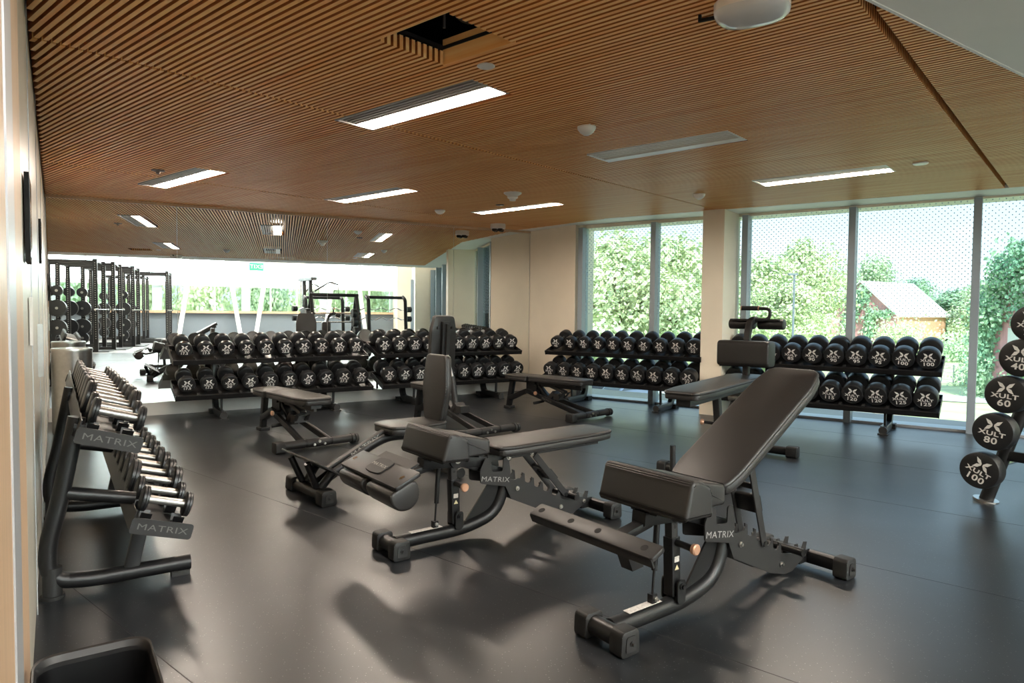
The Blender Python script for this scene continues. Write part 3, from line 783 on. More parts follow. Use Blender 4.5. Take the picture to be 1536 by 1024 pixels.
pad_geo(ol, .335, .392, .012).build('seat', M['vinyl'], t)
ol = round_poly([(0, -.10), (0, .10), (.22, .145), (.46, .12), (.46, -.12), (.22, -.145)], .04, 4)
tilted(pad_geo(ol, -.06, -.005, .012), .94, .37, rad(86)).v
g = pad_geo(ol, .0, .055, .012); g.v = [(-z, y, x) for x, y, z in g.v]; g.f = [tuple(q) for q in g.f]
m = T(.925, 0, .375, ry=rad(4)); g.v = [tuple(m @ Vector(p)) for p in g.v]; g.build('backrest', M['vinyl'], t)
Geo().add(tube([(.955, 0, .70), (.945, 0, .38), (.93, 0, .10), (.98, 0, .045)], .034, [.05, .06], 18)).build('back_post', M['frame2'], t)
g = Geo().add(cyl((.98, -.2, .04), (.98, .2, .04), .034, 18)); g.build('rear_crossbar', M['frame'], t)

# raised decline bench by the pillar (far end up, knee pad, rollers and hoop handle)
t = thing('decline_bench', 'tall black decline bench by the pillar, with knee pad and curved handle', 'exercise bench', (1.29, 4.607, 0), heading(40))
g = Geo().add(cyl((0, -.27, .045), (0, .27, .045), .036, 20)); rb = g.build('rear_crossbar', M['frame'], t)
for s in (-1, 1): Geo().add(cap(s * .24, s * .305, 0, .045, .098, .092)).build('rubber_cap', M['rubber'], rb)
g = Geo().add(cyl((1.18, -.24, .045), (1.18, .24, .045), .034, 20)); rb = g.build('front_crossbar', M['frame'], t)
for s in (-1, 1): Geo().add(cap(s * .20, s * .285, 1.18, .045, .092, .09)).build('rubber_cap', M['rubber'], rb)
g = Geo().add(tube([(-.10, .03, .10), (.0, .03, .155), (.21, 0, .31)], .022, [.08], 14)); g.build('handle_tube', M['frame'], t)
Geo().add(cyl((-.20, .10, .085), (-.205, .10, .25), .019, 16)).add(cyl((-.20, .10, .085), (-.10, .03, .10), .018)).build('grip_handle', M['rubber'], t)
g = Geo().add(beam([(.255, 0, .55), (.30, 0, .34)], .05, .05)); po = g.build('post', M['frame2'], t)
Geo().add(beam([(.30, 0, .38), (.345, 0, .20)], .058, .056)).build('post_sleeve', M['frame'], t)
g = Geo().add(box(.26, .40, -.045, .045, .17, .215)).add(cyl((.33, -.06, .2), (.33, .06, .2), .02)); g.build('clevis', M['frame'], t)
kn = Geo().add(cyl((.30, .03, .345), (.285, .10, .35), .011)).build('pull_pin', M['frame'], t)
Geo().add(lathe([(.0, .011), (.008, .019), (.022, .021), (.026, .016)], 18), basis((.283, .10, .35), (-.1, 1, .05), (1, 0, 0))).build('knob', M['copper'], kn)
g = Geo().add(tube([(.0, 0, .06), (.5, 0, .06), (.85, 0, .16), (1.18, 0, .05)], .034, [.2, .2], 18)); g.build('base_tube', M['frame'], t)
for s in (-1, 1): Geo().add(beam([(.42, s * .055, .22), (.75, s * .055, .50)], .03, .045)).build('lift_strut', M['frame2'], t)
g = Geo().add(beam([(.62, 0, .08), (.72, 0, .50)], .05, .05)).add(beam([(.95, 0, .12), (.80, 0, .56)], .05, .05)); g.build('upright', M['frame'], t)
g = Geo().add(cyl((.68, -.08, .50), (.68, .08, .50), .03)).add(cyl((.80, -.07, .53), (.80, .07, .53), .025)); g.build('pivot', M['steel'], t)
ang = math.atan2(.04, 1.2)
ol = round_poly([(0, -.12), (0, .12), (.2, .145), (1.12, .145), (1.22, .12), (1.22, -.12), (1.12, -.145), (.2, -.145)], .045, 4)
tilted(pad_geo(ol, .0, .055, .012), -.33, .573, ang).build('backrest', M['vinyl'], t)
Geo().add(beam([(-.27, 0, .548), (.9, 0, .585)], .10, .045)).build('backrest_frame', M['frame2'], t)
g = Geo().add(prism(round_poly([(.70, .735), (.86, .735), (.86, .93), (.70, .93)], .04, 5), -.20, .20, .014, 3)); g.build('knee_pad', M['vinyl'], t)
g = Geo().add(beam([(.80, 0, .56), (.80, 0, .80), (.81, 0, .98), (.86, 0, 1.075), (.96, 0, 1.09)], .045, .05, [.05, .05, .06])); g.build('leg_arm', M['frame2'], t)
g = Geo().add(tube([(.90, 0, 1.09), (.93, -.12, 1.09), (.93, -.13, 1.175), (.93, .03, 1.18), (.93, .05, 1.18)], .013, [.04, .045, .01], 12)); hn = g.build('hoop_handle', M['frame2'], t)
Geo().add(cyl((.93, -.035, 1.178), (.93, .095, 1.18), .018, 16)).build('grip', M['rubber'], hn)
g = Geo().add(cyl((.93, .093, 1.18), (.93, .10, 1.18), .0185, 16)).add(cyl((.93, -.042, 1.178), (.93, -.035, 1.178), .0185, 16)); g.build('grip_collar', M['copper'], hn)
Geo().add(box(.93, 1.06, -.19, .19, 1.082, 1.096)).build('roller_plate', M['frame2'], t)
for y0, y1 in ((.015, .215), (-.215, -.015)):
    Geo().add(prism([(1.0 + math.cos(a) * .05, 1.055 + math.sin(a) * .042) for a in [2 * PI * k / 20 for k in range(20)]], y0, y1, .01, 2)).build('roller_pad', M['vinyl'], t)
# ================================================================== DUMBBELLS AND RACKS
def logo_geo(weight, R, slim=False):
    g = Geo(); arm = [(-.40, .30), (-.16, .215), (-.03, .04), (-.05, -.015), (-.15, .01), (-.27, .06)]
    for sx_, sy_ in ((1, 1), (-1, 1), (1, -1), (-1, -1)):
        pts = [(x * sx_ * R, (y * sy_ + .36) * R, 0) for x, y in arm]
        n = len(pts); f = tuple(range(n)) if sx_ * sy_ < 0 else tuple(reversed(range(n)))
        g.add((pts, [f]))
    v, f = text_vf('XULT', .33 * R, 1.45, .03); g.add(([(x, y - .09 * R, z) for x, y, z in v], f))
    v, f = text_vf(weight, .47 * R, 1.3 if len(weight) < 4 else 1.1, .022); g.add(([(x, y - .47 * R, z) for x, y, z in v], f))
    return g
_db = {}
def make_dumbbell(weight, R, W, gap, label, group):
    """local: +x to the viewer, origin under the middle, lowest point z=0"""
    t = thing('dumbbell', label, 'dumbbell', (0, 0, 0), 0, group)
    if (weight, R) not in _db:
        b = min(.012, W * .2)
        prof = [(0, R * .55), (0, R - b), (b * .3, R - b * .3), (b, R), (W - b, R), (W - b * .3, R - b * .3), (W, R - b), (W, R * .9), (W - .002, R * .88), (W - .002, R * .5)]
        hd = Geo().add(lathe(prof, 36)); hf = hd.mesh('head', M['urethane'])
        h2 = Geo(); h2.v = [(-x, -y, z) for x, y, z in hd.v]; h2.f = hd.f; hb = h2.mesh('head', M['urethane'])
        hn = Geo().add(lathe([(-gap / 2 - .01, .017), (-gap / 2 + .012, .016), (-gap * .2, .0175), (0, .0185), (gap * .2, .0175), (gap / 2 - .012, .016), (gap / 2 + .01, .017)], 16)).mesh('handle', M['steel'])
        lg = logo_geo(weight, R)
        m = Matrix(((0, 0, 1, W + .0006), (1, 0, 0, 0), (0, 1, 0, 0), (0, 0, 0, 1)))
        lg.v = [tuple(m @ Vector(p)) for p in lg.v]; lm = lg.mesh('marking', M['white'], smooth=False)
        _db[(weight, R)] = (hf, hb, hn, lm)
    hf, hb, hn, lm = _db[(weight, R)]
    o1 = link('head', hf, t); o1.location = (gap / 2, 0, R)
    o2 = link('head', hb, t); o2.location = (-gap / 2, 0, R)
    o3 = link('handle', hn, t); o3.location = (0, 0, R)
    o4 = link('marking', lm, o1)
    spin = random.gauss(0, 5.5)
    o1.rotation_euler = (rad(spin), 0, 0)
    return t
def orient(t, pos, facing, tilt):             # facing: direction its front head looks; tilt: front end down
    x = (facing * math.cos(tilt) + Vector((0, 0, -math.sin(tilt)))).normalized()
    z = (Vector((0, 0, 1)) - x * x.z).normalized(); y = z.cross(x)
    t.rotation_euler = Matrix((x, y, z)).transposed().to_euler(); t.location = pos
TILT = rad(19)
def two_tier(name_lab, pt, s_first, top, bottom, zt, zb, rackname, tier_lab, sizes, off_t=.45, off_b=.60, dz=0):
    """pt(s, off, z): wall frame; the ten dumbbells of a tier start at s_first, .2065 apart"""
    SP = .2065; sc = s_first + SP * 4.5; L = SP * 10 + .03
    out = (pt(0, 1) - pt(0, 0)); along = (pt(1, 0) - pt(0, 0))
    base = pt(sc, .3)
    ang = math.atan2(out.y, out.x)            # local x = out from the wall, local y
    t = thing('dumbbell_rack', name_lab, 'dumbbell rack', base, ang, 'two-tier dumbbell racks')
    lx = lambda off: off - .3
    for zc, off, nm in ((zt, off_t, 'upper'), (zb, off_b, 'lower')):
        # shelf plane runs under the heads, front end low
        fx, fz = lx(off), zc - .108
        m = T(fx - .12, 0, fz + .045, ry=TILT)
        g = Geo().add(box(-.20, .20, -L / 2, L / 2, -.028, -.018), m)
        g.add(box(.185, .20, -L / 2, L / 2, -.028, .022), m).add(box(-.20, -.185, -L / 2, L / 2, -.028, .03), m)
        for y in (-L / 2, L / 2 - .006): g.add(box(-.205, .205, y, y + .006, -.03, .026), m)
        sh = g.build('shelf', M['frame'], t, smooth=False)
        g = Geo()
        for k in range(11):
            y = (k - 5) * SP
            for x in (-.11, .13): g.add(prism([(x - .035, -.018), (x + .035, -.018), (x + .03, .014), (x - .03, .014)], y - .012, y + .012), m)
        g.build('saddle_strip', M['rubber'], sh, smooth=False)
    for y in (-.60, .60):
        up = Geo().add(beam([(.36, y, .04), (-.02, y, .045), (-.07, y, .16), (-.10, y, zt - .04)], .055, .075, [.10, .08])).build('upright', M['frame'], t)
        Geo().add(slab(round_poly([(.30, -.045), (.42, -.045), (.42, .045), (.30, .045)], .012), 0, .012, .002, 1), T(0, y, 0)).build('rubber_foot', M['rubber'], up)
        Geo().add(cyl((.355, y, .042), (.405, y, .042), .037, 18)).build('end_cap', M['rubber'], up)
        Geo().add(beam([(lx(off_b) - .02, y, zb - .13), (lx(off_b) - .03, y, .07)], .022, .03)).add(beam([(-.04, y, zb - .02), (lx(off_b) - .02, y, zb - .14)], .04, .04)).build('brace', M['frame'], t)
        Geo().add(box(-.16, -.06, y - .05, y + .05, 0, .05)).build('rubber_foot', M['rubber'], up)
    def row(ws, zc, off, which):
        cnt = {}
        for i, w in enumerate(ws):
            R, W, gap = sizes[w]
            cnt[w] = cnt.get(w, 0) + 1; tot = ws.count(w)
            pos_w = {2: ('left', 'right'), 4: ('first', 'second', 'third', 'last')}[tot][cnt[w] - 1]
            lab = 'black %s dumbbell, %s of its %s, %s tier of the %s' % (w, pos_w, {2: 'pair', 4: 'four'}[tot], which, rackname)
            d = make_dumbbell(w, R, W, gap, lab, 'dumbbells on the ' + rackname)
            # front head centre wanted at (off, zc); heads hang on the tilted shelf
            c = gap / 2 + W                    # distance from the middle to the front face
            x0 = off - c * math.cos(TILT); z0 = zc + c * math.sin(TILT) - R * math.cos(TILT) - R * 0
            z0 += (R - .1) * .25
            p = pt(s_first + SP * i, x0 - math.sin(TILT) * R, z0)
            orient(d, p, out.normalized(), TILT)
    row(top, zt, off_t, 'upper'); row(bottom, zb, off_b, 'lower')
S1 = {'17.5': (.079, .078, .13), '20': (.081, .082, .13), '22.5': (.086, .085, .13), '25': (.088, .088, .13), '27.5': (.091, .09, .13),
      '30': (.092, .09, .13), '32.5': (.093, .093, .13), '35': (.094, .095, .13), '37.5': (.095, .097, .13), '40': (.096, .10, .13),
      '45': (.083, .09, .13), '50': (.088, .092, .13), '55': (.092, .095, .13), '60': (.094, .10, .13), '65': (.096, .105, .13), '70': (.097, .11, .13), '75': (.0985, .112, .13),
      '80': (.098, .11, .13), '85': (.099, .112, .13), '90': (.0995, .115, .13), '95': (.100, .118, .13), '100': (.101, .12, .13),
      '105': (.1012, .12, .13), '110': (.1013, .122, .13), '115': (.1014, .124, .13), '120': (.1015, .126, .13), '125': (.1016, .128, .13)}
def prs(*a): return [w for w in a for _ in (0, 1)]
mid = lambda s, off, z=0: MW(s, off, z); win = lambda s, off, z=0: WW(s, off, z)
l1 = prs('17.5', '20', '22.5', '25', '27.5'); l2 = prs('30', '32.5', '35', '37.5', '40')
two_tier('black two-tier rack of 17.5 to 27.5 dumbbells at the left of the mirror', mid, 1.12, l1, l1, .715, .366, 'left mirror rack', '', S1)
two_tier('black two-tier rack of 30 to 40 dumbbells at the right of the mirror', mid, 3.335, l2, l2, .722, .366, 'right mirror rack', '', S1)
two_tier('black two-tier rack under the narrow windows left of the pillar', win, -4.75, ['45'] * 4 + ['50'] * 4 + ['55'] * 2, prs('55', '60', '65', '70', '75'), .745, .398, 'narrow window rack', '', S1)
two_tier('black two-tier rack of the heaviest dumbbells under the wide right-hand windows', win, -2.44, prs('80', '85', '90', '95', '100'), prs('105', '110', '115', '120', '125'), .718, .352, 'wide window rack', '', S1)

# ---- light dumbbells with chrome handles, along the left wall --------------------------------
lw = lambda s, t, z=0: LW(s, t, z)
rackL = thing('dumbbell_rack', 'black sloping two-shelf rack of light chrome-handled dumbbells along the laminate wall', 'dumbbell rack', LW(4.2, .25, 0), math.atan2((LW(0, 1) - LW(0, 0)).y, (LW(0, 1) - LW(0, 0)).x), 'two-tier dumbbell racks')
ax = (LW(0, 1) - LW(0, 0)).normalized(); al = DR(AZ_L)
# local x = away from the wall, local y = towards the mirror (+s)
sy = 1 if Vector((-ax.y, ax.x, 0)).dot(al) > 0 else -1
Ys = lambda s: sy * (s - 4.2)
X_ = lambda t: t - .25
S0, SE = 2.98, 5.5
for s in (3.15, 4.36):
    y = Ys(s)
    fr = Geo().add(tube([(X_(.535), y, .048), (X_(.16), y, .048), (X_(.035), y, .07), (X_(.03), y, .20), (X_(.075), y, .38), (X_(.135), y, .70)], .0315, [.12, .10, .10, .06], 20)).build('frame_tube', M['frame'], rackL)
    Geo().add(cyl((X_(.045), y, .008), (X_(.045), y, .12), .034, 18)).add(cyl((X_(.045), y, 0), (X_(.045), y, .012), .042, 20)).build('leg_foot', M['rubber'], fr)
    Geo().add(box(X_(.46), X_(.53), y - .025, y + .025, 0, .022)).build('rubber_foot', M['rubber'], fr)
    Geo().add(beam([(X_(.315), y, .07), (X_(.355), y, .25)], .04, .055)).build('shelf_post', M['frame'], rackL)
    Geo().add(cyl((X_(.09), y, .405), (X_(.33), y, .35), .026, 16)).build('cross_tube', M['frame'], rackL)
    Geo().add(beam([(X_(.12), y, .655), (X_(.20), y, .635)], .07, .05)).build('shelf_bracket', M['frame'], rackL)
TL = rad(16.5)
for (tb, zb, nm, ztxt) in ((.13, .655, 'upper', 0), (.305, .285, 'lower', 0)):
    m = T(X_(tb), 0, zb, ry=TL)
    g = Geo().add(box(.0, .215, Ys(S0), Ys(SE), -.006, .0) if sy > 0 else box(.0, .215, Ys(SE), Ys(S0), -.006, .0), m)
    ya, yb = sorted((Ys(S0), Ys(SE)))
    g.add(box(.0, .004, ya, yb, -.03, .055), m)
    sh = g.build('shelf', M['frame'], rackL, smooth=False)
    for x in (.045, .165):
        cm = Geo().add(sweep(fillet([Vector((x, -.03, .045)), Vector((x, -.02, .008)), Vector((x, .02, .008)), Vector((x, .03, .045))], .015, 3), [(-.02, -.003), (.02, -.003), (.02, .003), (-.02, .003)], Vector((1, 0, 0))), m).mesh('cradle', M['frame'])
        for i in range(12): o = link('cradle', cm, sh); o.location = (0, Ys(3.05 + i * .2), 0)
    ol = round_poly([(-.005, -.03), (.222, -.03), (.222, .032), (-.005, .032)], .014, 4)
    y0 = Ys(S0)
    ep = Geo().add(prism(ol, y0 - .004, y0 + .004, 0), m).build('end_plate', M['frame2'], rackL)
    Geo().add(prism(ol, Ys(SE) - .004, Ys(SE) + .004, 0), m).build('end_plate', M['frame2'], rackL)
    xd = m.to_3x3() @ Vector((1, 0, 0)); zd = m.to_3x3() @ Vector((0, 0, 1)); o3 = m @ Vector((.11, y0 - sy * .0046, .0))
    v, f = text_vf('MATRIX', .034, 1.45, 0); mm = basis(o3, xd, zd); Geo().add(([tuple(mm @ Vector(p)) for p in v], f)).build('lettering', M['darkprint'], ep)
def light_db(w, R, W, label):
    t = thing('dumbbell', label, 'dumbbell', (0, 0, 0), 0, 'chrome-handled dumbbells on the sloping rack')
    gap = .14 if R > .055 else .135
    key = ('l', R)
    if key not in _db:
        hd = Geo().add(lathe([(0, R * .6), (0, R - .006), (.004, R), (W * .45, R), (W * .5, R - .003), (W * .55, R), (W - .004, R), (W, R - .006), (W, R * .7)], 20)); a = hd.mesh('head', M['urethane'])
        h2 = Geo(); h2.v = [(-x, -y, z) for x, y, z in hd.v]; h2.f = hd.f; b = h2.mesh('head', M['urethane'])
        c = Geo().add(lathe([(-gap / 2 - .005, .0165), (-gap / 2 + .02, .0165), (gap / 2 - .02, .0165), (gap / 2 + .005, .0165)], 16)).mesh('handle', M['satin'])
        lg = logo_geo(w, R); mm = Matrix(((0, 0, 1, W + .0006), (1, 0, 0, 0), (0, 1, 0, 0), (0, 0, 0, 1)))
        lb = Geo(); mb = Matrix(((0, 0, -1, -W - .0006), (-1, 0, 0, 0), (0, 1, 0, 0), (0, 0, 0, 1))); lb.v = [tuple(mb @ Vector(p)) for p in lg.v]; lb.f = lg.f
        lg.v = [tuple(mm @ Vector(p)) for p in lg.v]; _db[key] = (a, b, c, lg.mesh('marking', M['greyprint'], smooth=False), lb.mesh('marking', M['greyprint'], smooth=False), gap)
    a, b, c, l1_, l2_, gap = _db[key]
    o1 = link('head', a, t); o1.location = (gap / 2, 0, R); o2 = link('head', b, t); o2.location = (-gap / 2, 0, R)
    o3 = link('handle', c, t); o3.location = (0, 0, R); link('marking', l1_, o1); link('marking', l2_, o2)
    return t
ordn = ['nearest', 'second', 'third', 'fourth', 'fifth', 'sixth', 'seventh', 'eighth', 'ninth', 'tenth', 'eleventh', 'twelfth', 'thirteenth', 'fourteenth', 'farthest']
for nm, tb, zb in (('upper', .19, .735), ('lower', .355, .368)):
    for i in range(12):
        s = 3.05 + i * .2
        if nm == 'upper': R, w = ((.05, '5') if i < 2 else (.072, '15') if i < 4 else (.066, '12.5') if i < 7 else (.06, '10') if i < 10 else (.055, '7.5'))
        else: R, w = ((.05, '5') if i < 2 else (.074, '15') if i < 5 else (.068, '12.5') if i < 8 else (.06, '10') if i < 11 else (.055, '7.5'))
        W = .026 if R < .055 else .034
        lab = '%s chrome-handled dumbbell from the camera on the %s shelf of the sloping rack' % (ordn[i] if i < 11 else 'farthest', nm)
        d = light_db(w, R, W, lab)
        c = .145 / 2
        p = LW(s, tb + .078 - math.sin(TL) * R, zb - .022 - R * math.cos(TL) + (R - .05) * .3)
        orient(d, p, ax, TL)

# ---- fixed barbell rack at the right edge ----------------------------------------------------
bo = Vector((2.888, 4.111, 0)); bx = DR(146); by = DR(56)     # bx: lean direction, by: along the bars
tR = thing('barbell_rack', 'black A-frame rack at the right edge holding the fixed barbells', 'barbell rack', bo, math.atan2(bx.y, bx.x))
# local x = bx ; local y = by (left of bx)
sgn = 1 if Vector((-bx.y, bx.x, 0)).dot(by) > 0 else -1
for k, y in enumerate((0.0, 1.05)):
    y = sgn * (y + .03)
    g = Geo().add(cyl((.0, y, .0), (.44, y, 1.5), .038, 18)); lg = g.build('leg', M['frame'], tR)
    Geo().add(cyl((.0, y, 0), (.002, y, .014), .068, 24)).build('foot_plate', M['steel'], lg)
    lg2 = Geo().add(cyl((.88, y, .0), (.46, y, 1.5), .038, 18)).build('leg', M['frame'], tR)
    Geo().add(cyl((.88, y, 0), (.88, y, .014), .068, 24)).build('foot_plate', M['steel'], lg2)
    Geo().add(beam([(.09, y, .30), (.80, y, .30)], .05, .06)).build('cross_tube', M['frame'], tR)
    for j, z in enumerate((.214, .454, .679, .894, 1.091)):
        x = z * .2933; xb = (.027, .088, .145, .209, .256)[j]
        Geo().add(beam([(x, y, z - .03), (xb, y, z - .024), (xb - .03, y, z + .01)], .05, .014, .01)).build('hook', M['steel'] if j % 2 else M['frame2'], tR)
Geo().add(cyl((.445, sgn * .0, 1.5), (.445, sgn * 1.12, 1.5), .038, 18)).add(beam([(.3, sgn * .03, .30), (.3, sgn * 1.08, .30)], .06, .05, ref=Vector((1, 0, 0)))).build('top_bar', M['frame'], tR)
for w, z, xx in (('100', .214, .027), ('80', .454, .088), ('60', .679, .145), ('40', .894, .209), ('20', 1.091, .256)):
    R = {'100': .109, '80': .110, '60': .109, '40': .107, '20': .102}[w]
    c = bo + bx * xx - by * .16; W = .10
    t = thing('barbell', 'fixed black barbell marked %s on the rack at the right edge' % w, 'barbell', (c.x, c.y, z - R), math.atan2(-by.y, -by.x), 'fixed barbells on the right-hand rack')
    # local +x points to the camera end
    hd = Geo().add(lathe([(0, R * .5), (0, R - .012), (.012, R), (W - .012, R), (W - .003, R - .004), (W, R - .014), (W, R * .5)], 40))
    o1 = hd.build('head', M['urethane'], t); o1.location = (-.11, 0, R)
    mm = Matrix(((0, 0, 1, W + .0006), (1, 0, 0, 0), (0, 1, 0, 0), (0, 0, 0, 1))); lg = logo_geo(w, R); lg.v = [tuple(mm @ Vector(p)) for p in lg.v]
    lg.build('marking', M['white'], o1, smooth=False); o1.rotation_euler = (rad({'100': -24, '80': -8, '60': -4, '40': -5}.get(w, 0)), 0, 0)
    h2 = Geo(); h2.v = [(-x, -y, zz) for x, y, zz in hd.v]; h2.f = hd.f; o2 = h2.build('head', M['urethane'], t); o2.location = (-1.06, 0, R)
    Geo().add(cyl((-1.06, 0, R), (-.11, 0, R), .0145, 18)).build('bar', M['chrome'], t)

# ---- bins --------------------------------------------------------------------------------------
p = at(110, 648)
t = thing('waste_bin', 'tall round brushed steel bin standing between the sloping rack and the mirror', 'bin', (p.x, p.y, 0), 0)
Geo().add(lathe([(0, .155), (.01, .16), (.74, .16), (.755, .164), (.77, .16), (.77, .14), (.70, .135)], 40, 'z')).build('body', M['steel'], t)
Geo().add(lathe([(.70, .0), (.701, .134)], 40, 'z')).build('liner', M['dark'], t)
t = thing('waste_bin', 'open black plastic bin with rounded rim in the bottom left corner', 'bin', LW(1.49, .127, 0), heading(AZ_M))
ol = round_poly([(-.105, -.2), (.105, -.2), (.105, .2), (-.105, .2)], .05, 6)
n = len(ol); v = []; f = []
def ringz(k, z): return [(x * k, y * k, z) for x, y in ol]
rings = [ringz(.78, 0), ringz(.97, .375), ringz(.96, .38), ringz(.76, .012)]
for r in rings: v += r
for i in range(len(rings) - 1):
    for j in range(n): f.append((i * n + j, i * n + (j + 1) % n, (i + 1) * n + (j + 1) % n, (i + 1) * n + j))
f.append(tuple(reversed(range(n)))); f.append(tuple((len(rings) - 1) * n + j for j in range(n)))
Geo().add((v, f)).build('body', M['bin'], t)
v = []; f = []; rings = [ringz(.955, .374), ringz(1.03, .378), ringz(1.04, .39), ringz(1.015, .398), ringz(.985, .396), ringz(.95, .384)]
for r in rings: v += r
for i in range(6):
    for j in range(n): f.append((i * n + j, i * n + (j + 1) % n, ((i + 1) % 6) * n + (j + 1) % n, ((i + 1) % 6) * n + j))
Geo().add((v, f)).build('rim', M['frame2'], t)
# ---- things on the left wall --------------------------------------------------------------------
def wall_box(name, label, cat, s0, s1, z0, z1, th, m, sub=None):
    c = LW((s0 + s1) / 2, 0, z0); t = thing(name, label, cat, c, math.atan2(ax.y, ax.x))
    h = (s1 - s0) / 2
    Geo().add(box(0, th, -h, h, 0, z1 - z0)).build('body', M[m], t, smooth=False)
    if sub: Geo().add(box(th, th + .002, -h * .9, h * .9, (z1 - z0) * .06, (z1 - z0) * .94)).build('face', M[sub], t, smooth=False)
    return t
wall_box('wall_display', 'thin black display screen high on the pale laminate wall', 'screen', 2.45, 2.62, 1.26, 1.52, .012, 'dark', 'lens')
wall_box('wall_control', 'small black control plate on the laminate wall above the sloping rack', 'wall plate', 4.6, 4.75, 1.38, 1.62, .012, 'dark', 'lens')
wall_box('switch_plate', 'pale switch plate on the laminate wall nearest the camera', 'wall plate', 2.75, 2.86, 1.0, 1.16, .008, 'white_plastic')
wall_box('door_pull', 'slim steel pull bar on the laminate wall behind the rack frame', 'handle', 3.9, 3.93, .80, 1.05, .02, 'steel')
# ================================================================== CEILING FIXTURES
LN = Vector((dS_.x, dS_.y, 0))
def fixture(i, lit, border, louv, label, strip_w=.095, mat_l='light'):
    s0, s1, n0, n1 = FIX[i]; c = SN((s0 + s1) / 2, (n0 + n1) / 2)
    t = thing('ceiling_light' if lit else 'air_diffuser', label, 'ceiling light' if lit else 'air vent', (c.x, c.y, c.z), math.atan2(dS_.y, dS_.x), 'linear fixtures in the slatted ceiling')
    L, W_ = (s1 - s0) / 2, (n1 - n0) / 2
    # local x along slats; local y = +n side (towards the windows)?
    sgn = 1 if (Vector((-dS_.y, dS_.x, 0)).dot(nS) > 0) else -1
    def Y(a, b): return (min(sgn * a, sgn * b), max(sgn * a, sgn * b))
    fr = Geo()
    for y in (Y(-W_, -W_ + .012), Y(W_ - .012, W_)): fr.add(box(-L, L, *y, -.004, .04))
    for x in ((-L, -L + .014), (L - .014, L)): fr.add(box(*x, -W_ + .013, W_ - .013, -.0035, .04))
    fr.build('frame', M[border], t, smooth=False)
    sw = strip_w if lit else .07
    g = Geo().add(box(-L + .015, L - .015, *Y(W_ - .013 - sw, W_ - .013), .002 if lit else -.003, .012))
    g.build('diffuser' if lit else 'blank_panel', M[mat_l] if lit else M[border], t, smooth=False)
    lo = Geo(); y0 = -W_ + .013; y1 = W_ - .018 - sw; k = 5
    for j in range(k):
        y = y0 + (j + .5) * (y1 - y0) / k
        lo.add(box(-L + .015, L - .015, *Y(y - .006, y + .006), .004, .03))
    lo.build('louvers', M[louv], t, smooth=False)
    return t
fixture(0, 1, 'louver', 'louver', 'long lit ceiling light with dark louvers, below the open square hatch')
fixture(1, 1, 'louver', 'louver', 'lit ceiling light with dark louvers nearest the pale laminate wall')
fixture(2, 1, 'louver', 'louver', 'lit ceiling light nearest the middle of the mirror wall', .09)
fixture(3, 0, 'white_plastic', 'white_plastic', 'unlit white framed linear air diffuser in the wood ceiling')
fixture(4, 1, 'white_plastic', 'white_plastic', 'thin lit ceiling light nearest the beige pillar beside the mirror', .075)
fixture(5, 1, 'white_plastic', 'white_plastic', 'thin lit ceiling light in front of the right-hand windows', .075)
def ceil_thing(name, label, cat, uv, parts, group=None, rot=0):
    p = ceil_at(*uv); t = thing(name, label, cat, p, rot, group)
    for nm, vf, m in parts: Geo().add(vf).build(nm, M[m], t)
    return t
def dome(r, h): return lathe([(0.004, r * .96), (0, r), (-h * .25, r), (-h * .7, r * .72), (-h, r * .3)], 28, 'z')
ceil_thing('smoke_detector', 'white round smoke detector between the hatch light and the air diffuser', 'smoke detector', (880, 190), [('body', dome(.055, .05), 'white_plastic')], 'detectors on the ceiling')
ceil_thing('smoke_detector', 'white round detector with a hanging nub above the pillar gap, nearer than the ceiling cameras', 'smoke detector', (769, 289), [('body', dome(.085, .035), 'white_plastic'), ('nub', lathe([(-.034, .05), (-.05, .05), (-.06, .03), (-.075, .03)], 20, 'z'), 'white_plastic')], 'detectors on the ceiling')
ceil_thing('smoke_detector', 'small white detector close to the top of the mirror wall', 'smoke detector', (660, 315), [('body', dome(.06, .045), 'white_plastic')], 'detectors on the ceiling')
ceil_thing('smoke_detector', 'small white detector on the wood ceiling above the middle pillar', 'smoke detector', (1049, 291), [('body', dome(.055, .05), 'white_plastic')], 'detectors on the ceiling')
ceil_thing('sprinkler_cover', 'flat pale round sprinkler cover beside the open ceiling hatch', 'sprinkler', (729, 97), [('disc', lathe([(-.004, .038), (-.007, .04), (-.01, .036)], 24, 'z'), 'white_plastic')])
ceil_thing('sprinkler_cover', 'flat white round cover right of the thin light by the right-hand windows', 'sprinkler', (1381, 244), [('disc', lathe([(0, .05), (-.006, .052), (-.012, .046)], 24, 'z'), 'white_plastic')])
ceil_thing('sprinkler_cover', 'tiny flat cover above the thin light near the beige pillar', 'sprinkler', (750, 307), [('disc', lathe([(0, .045), (-.005, .046), (-.009, .04)], 24, 'z'), 'duct')])
ceil_thing('ceiling_sprinkler', 'small dark sprinkler above the light nearest the laminate wall', 'sprinkler', (237, 255), [('disc', lathe([(0, .05), (-.006, .05), (-.01, .02), (-.03, .012)], 20, 'z'), 'duct')])
# multi-lens camera by the mirror
p = SN(*toSN(MW(4.75, .17))); 
p = ceil_at(747, 336)
t = thing('security_camera', 'white multi-lens security camera hanging at the corner of mirror and windows', 'camera', p, 0)
Geo().add(lathe([(0, .1), (-.055, .1), (-.065, .092)], 28, 'z')).build('housing', M['white_plastic'], t)
for k in range(4):
    a = k * PI / 2 + .6
    Geo().add(lathe([(-.06, .034), (-.085, .034), (-.1, .022)], 16, 'z'), T(math.cos(a) * .055, math.sin(a) * .055, 0)).build('lens', M['lens'], t)
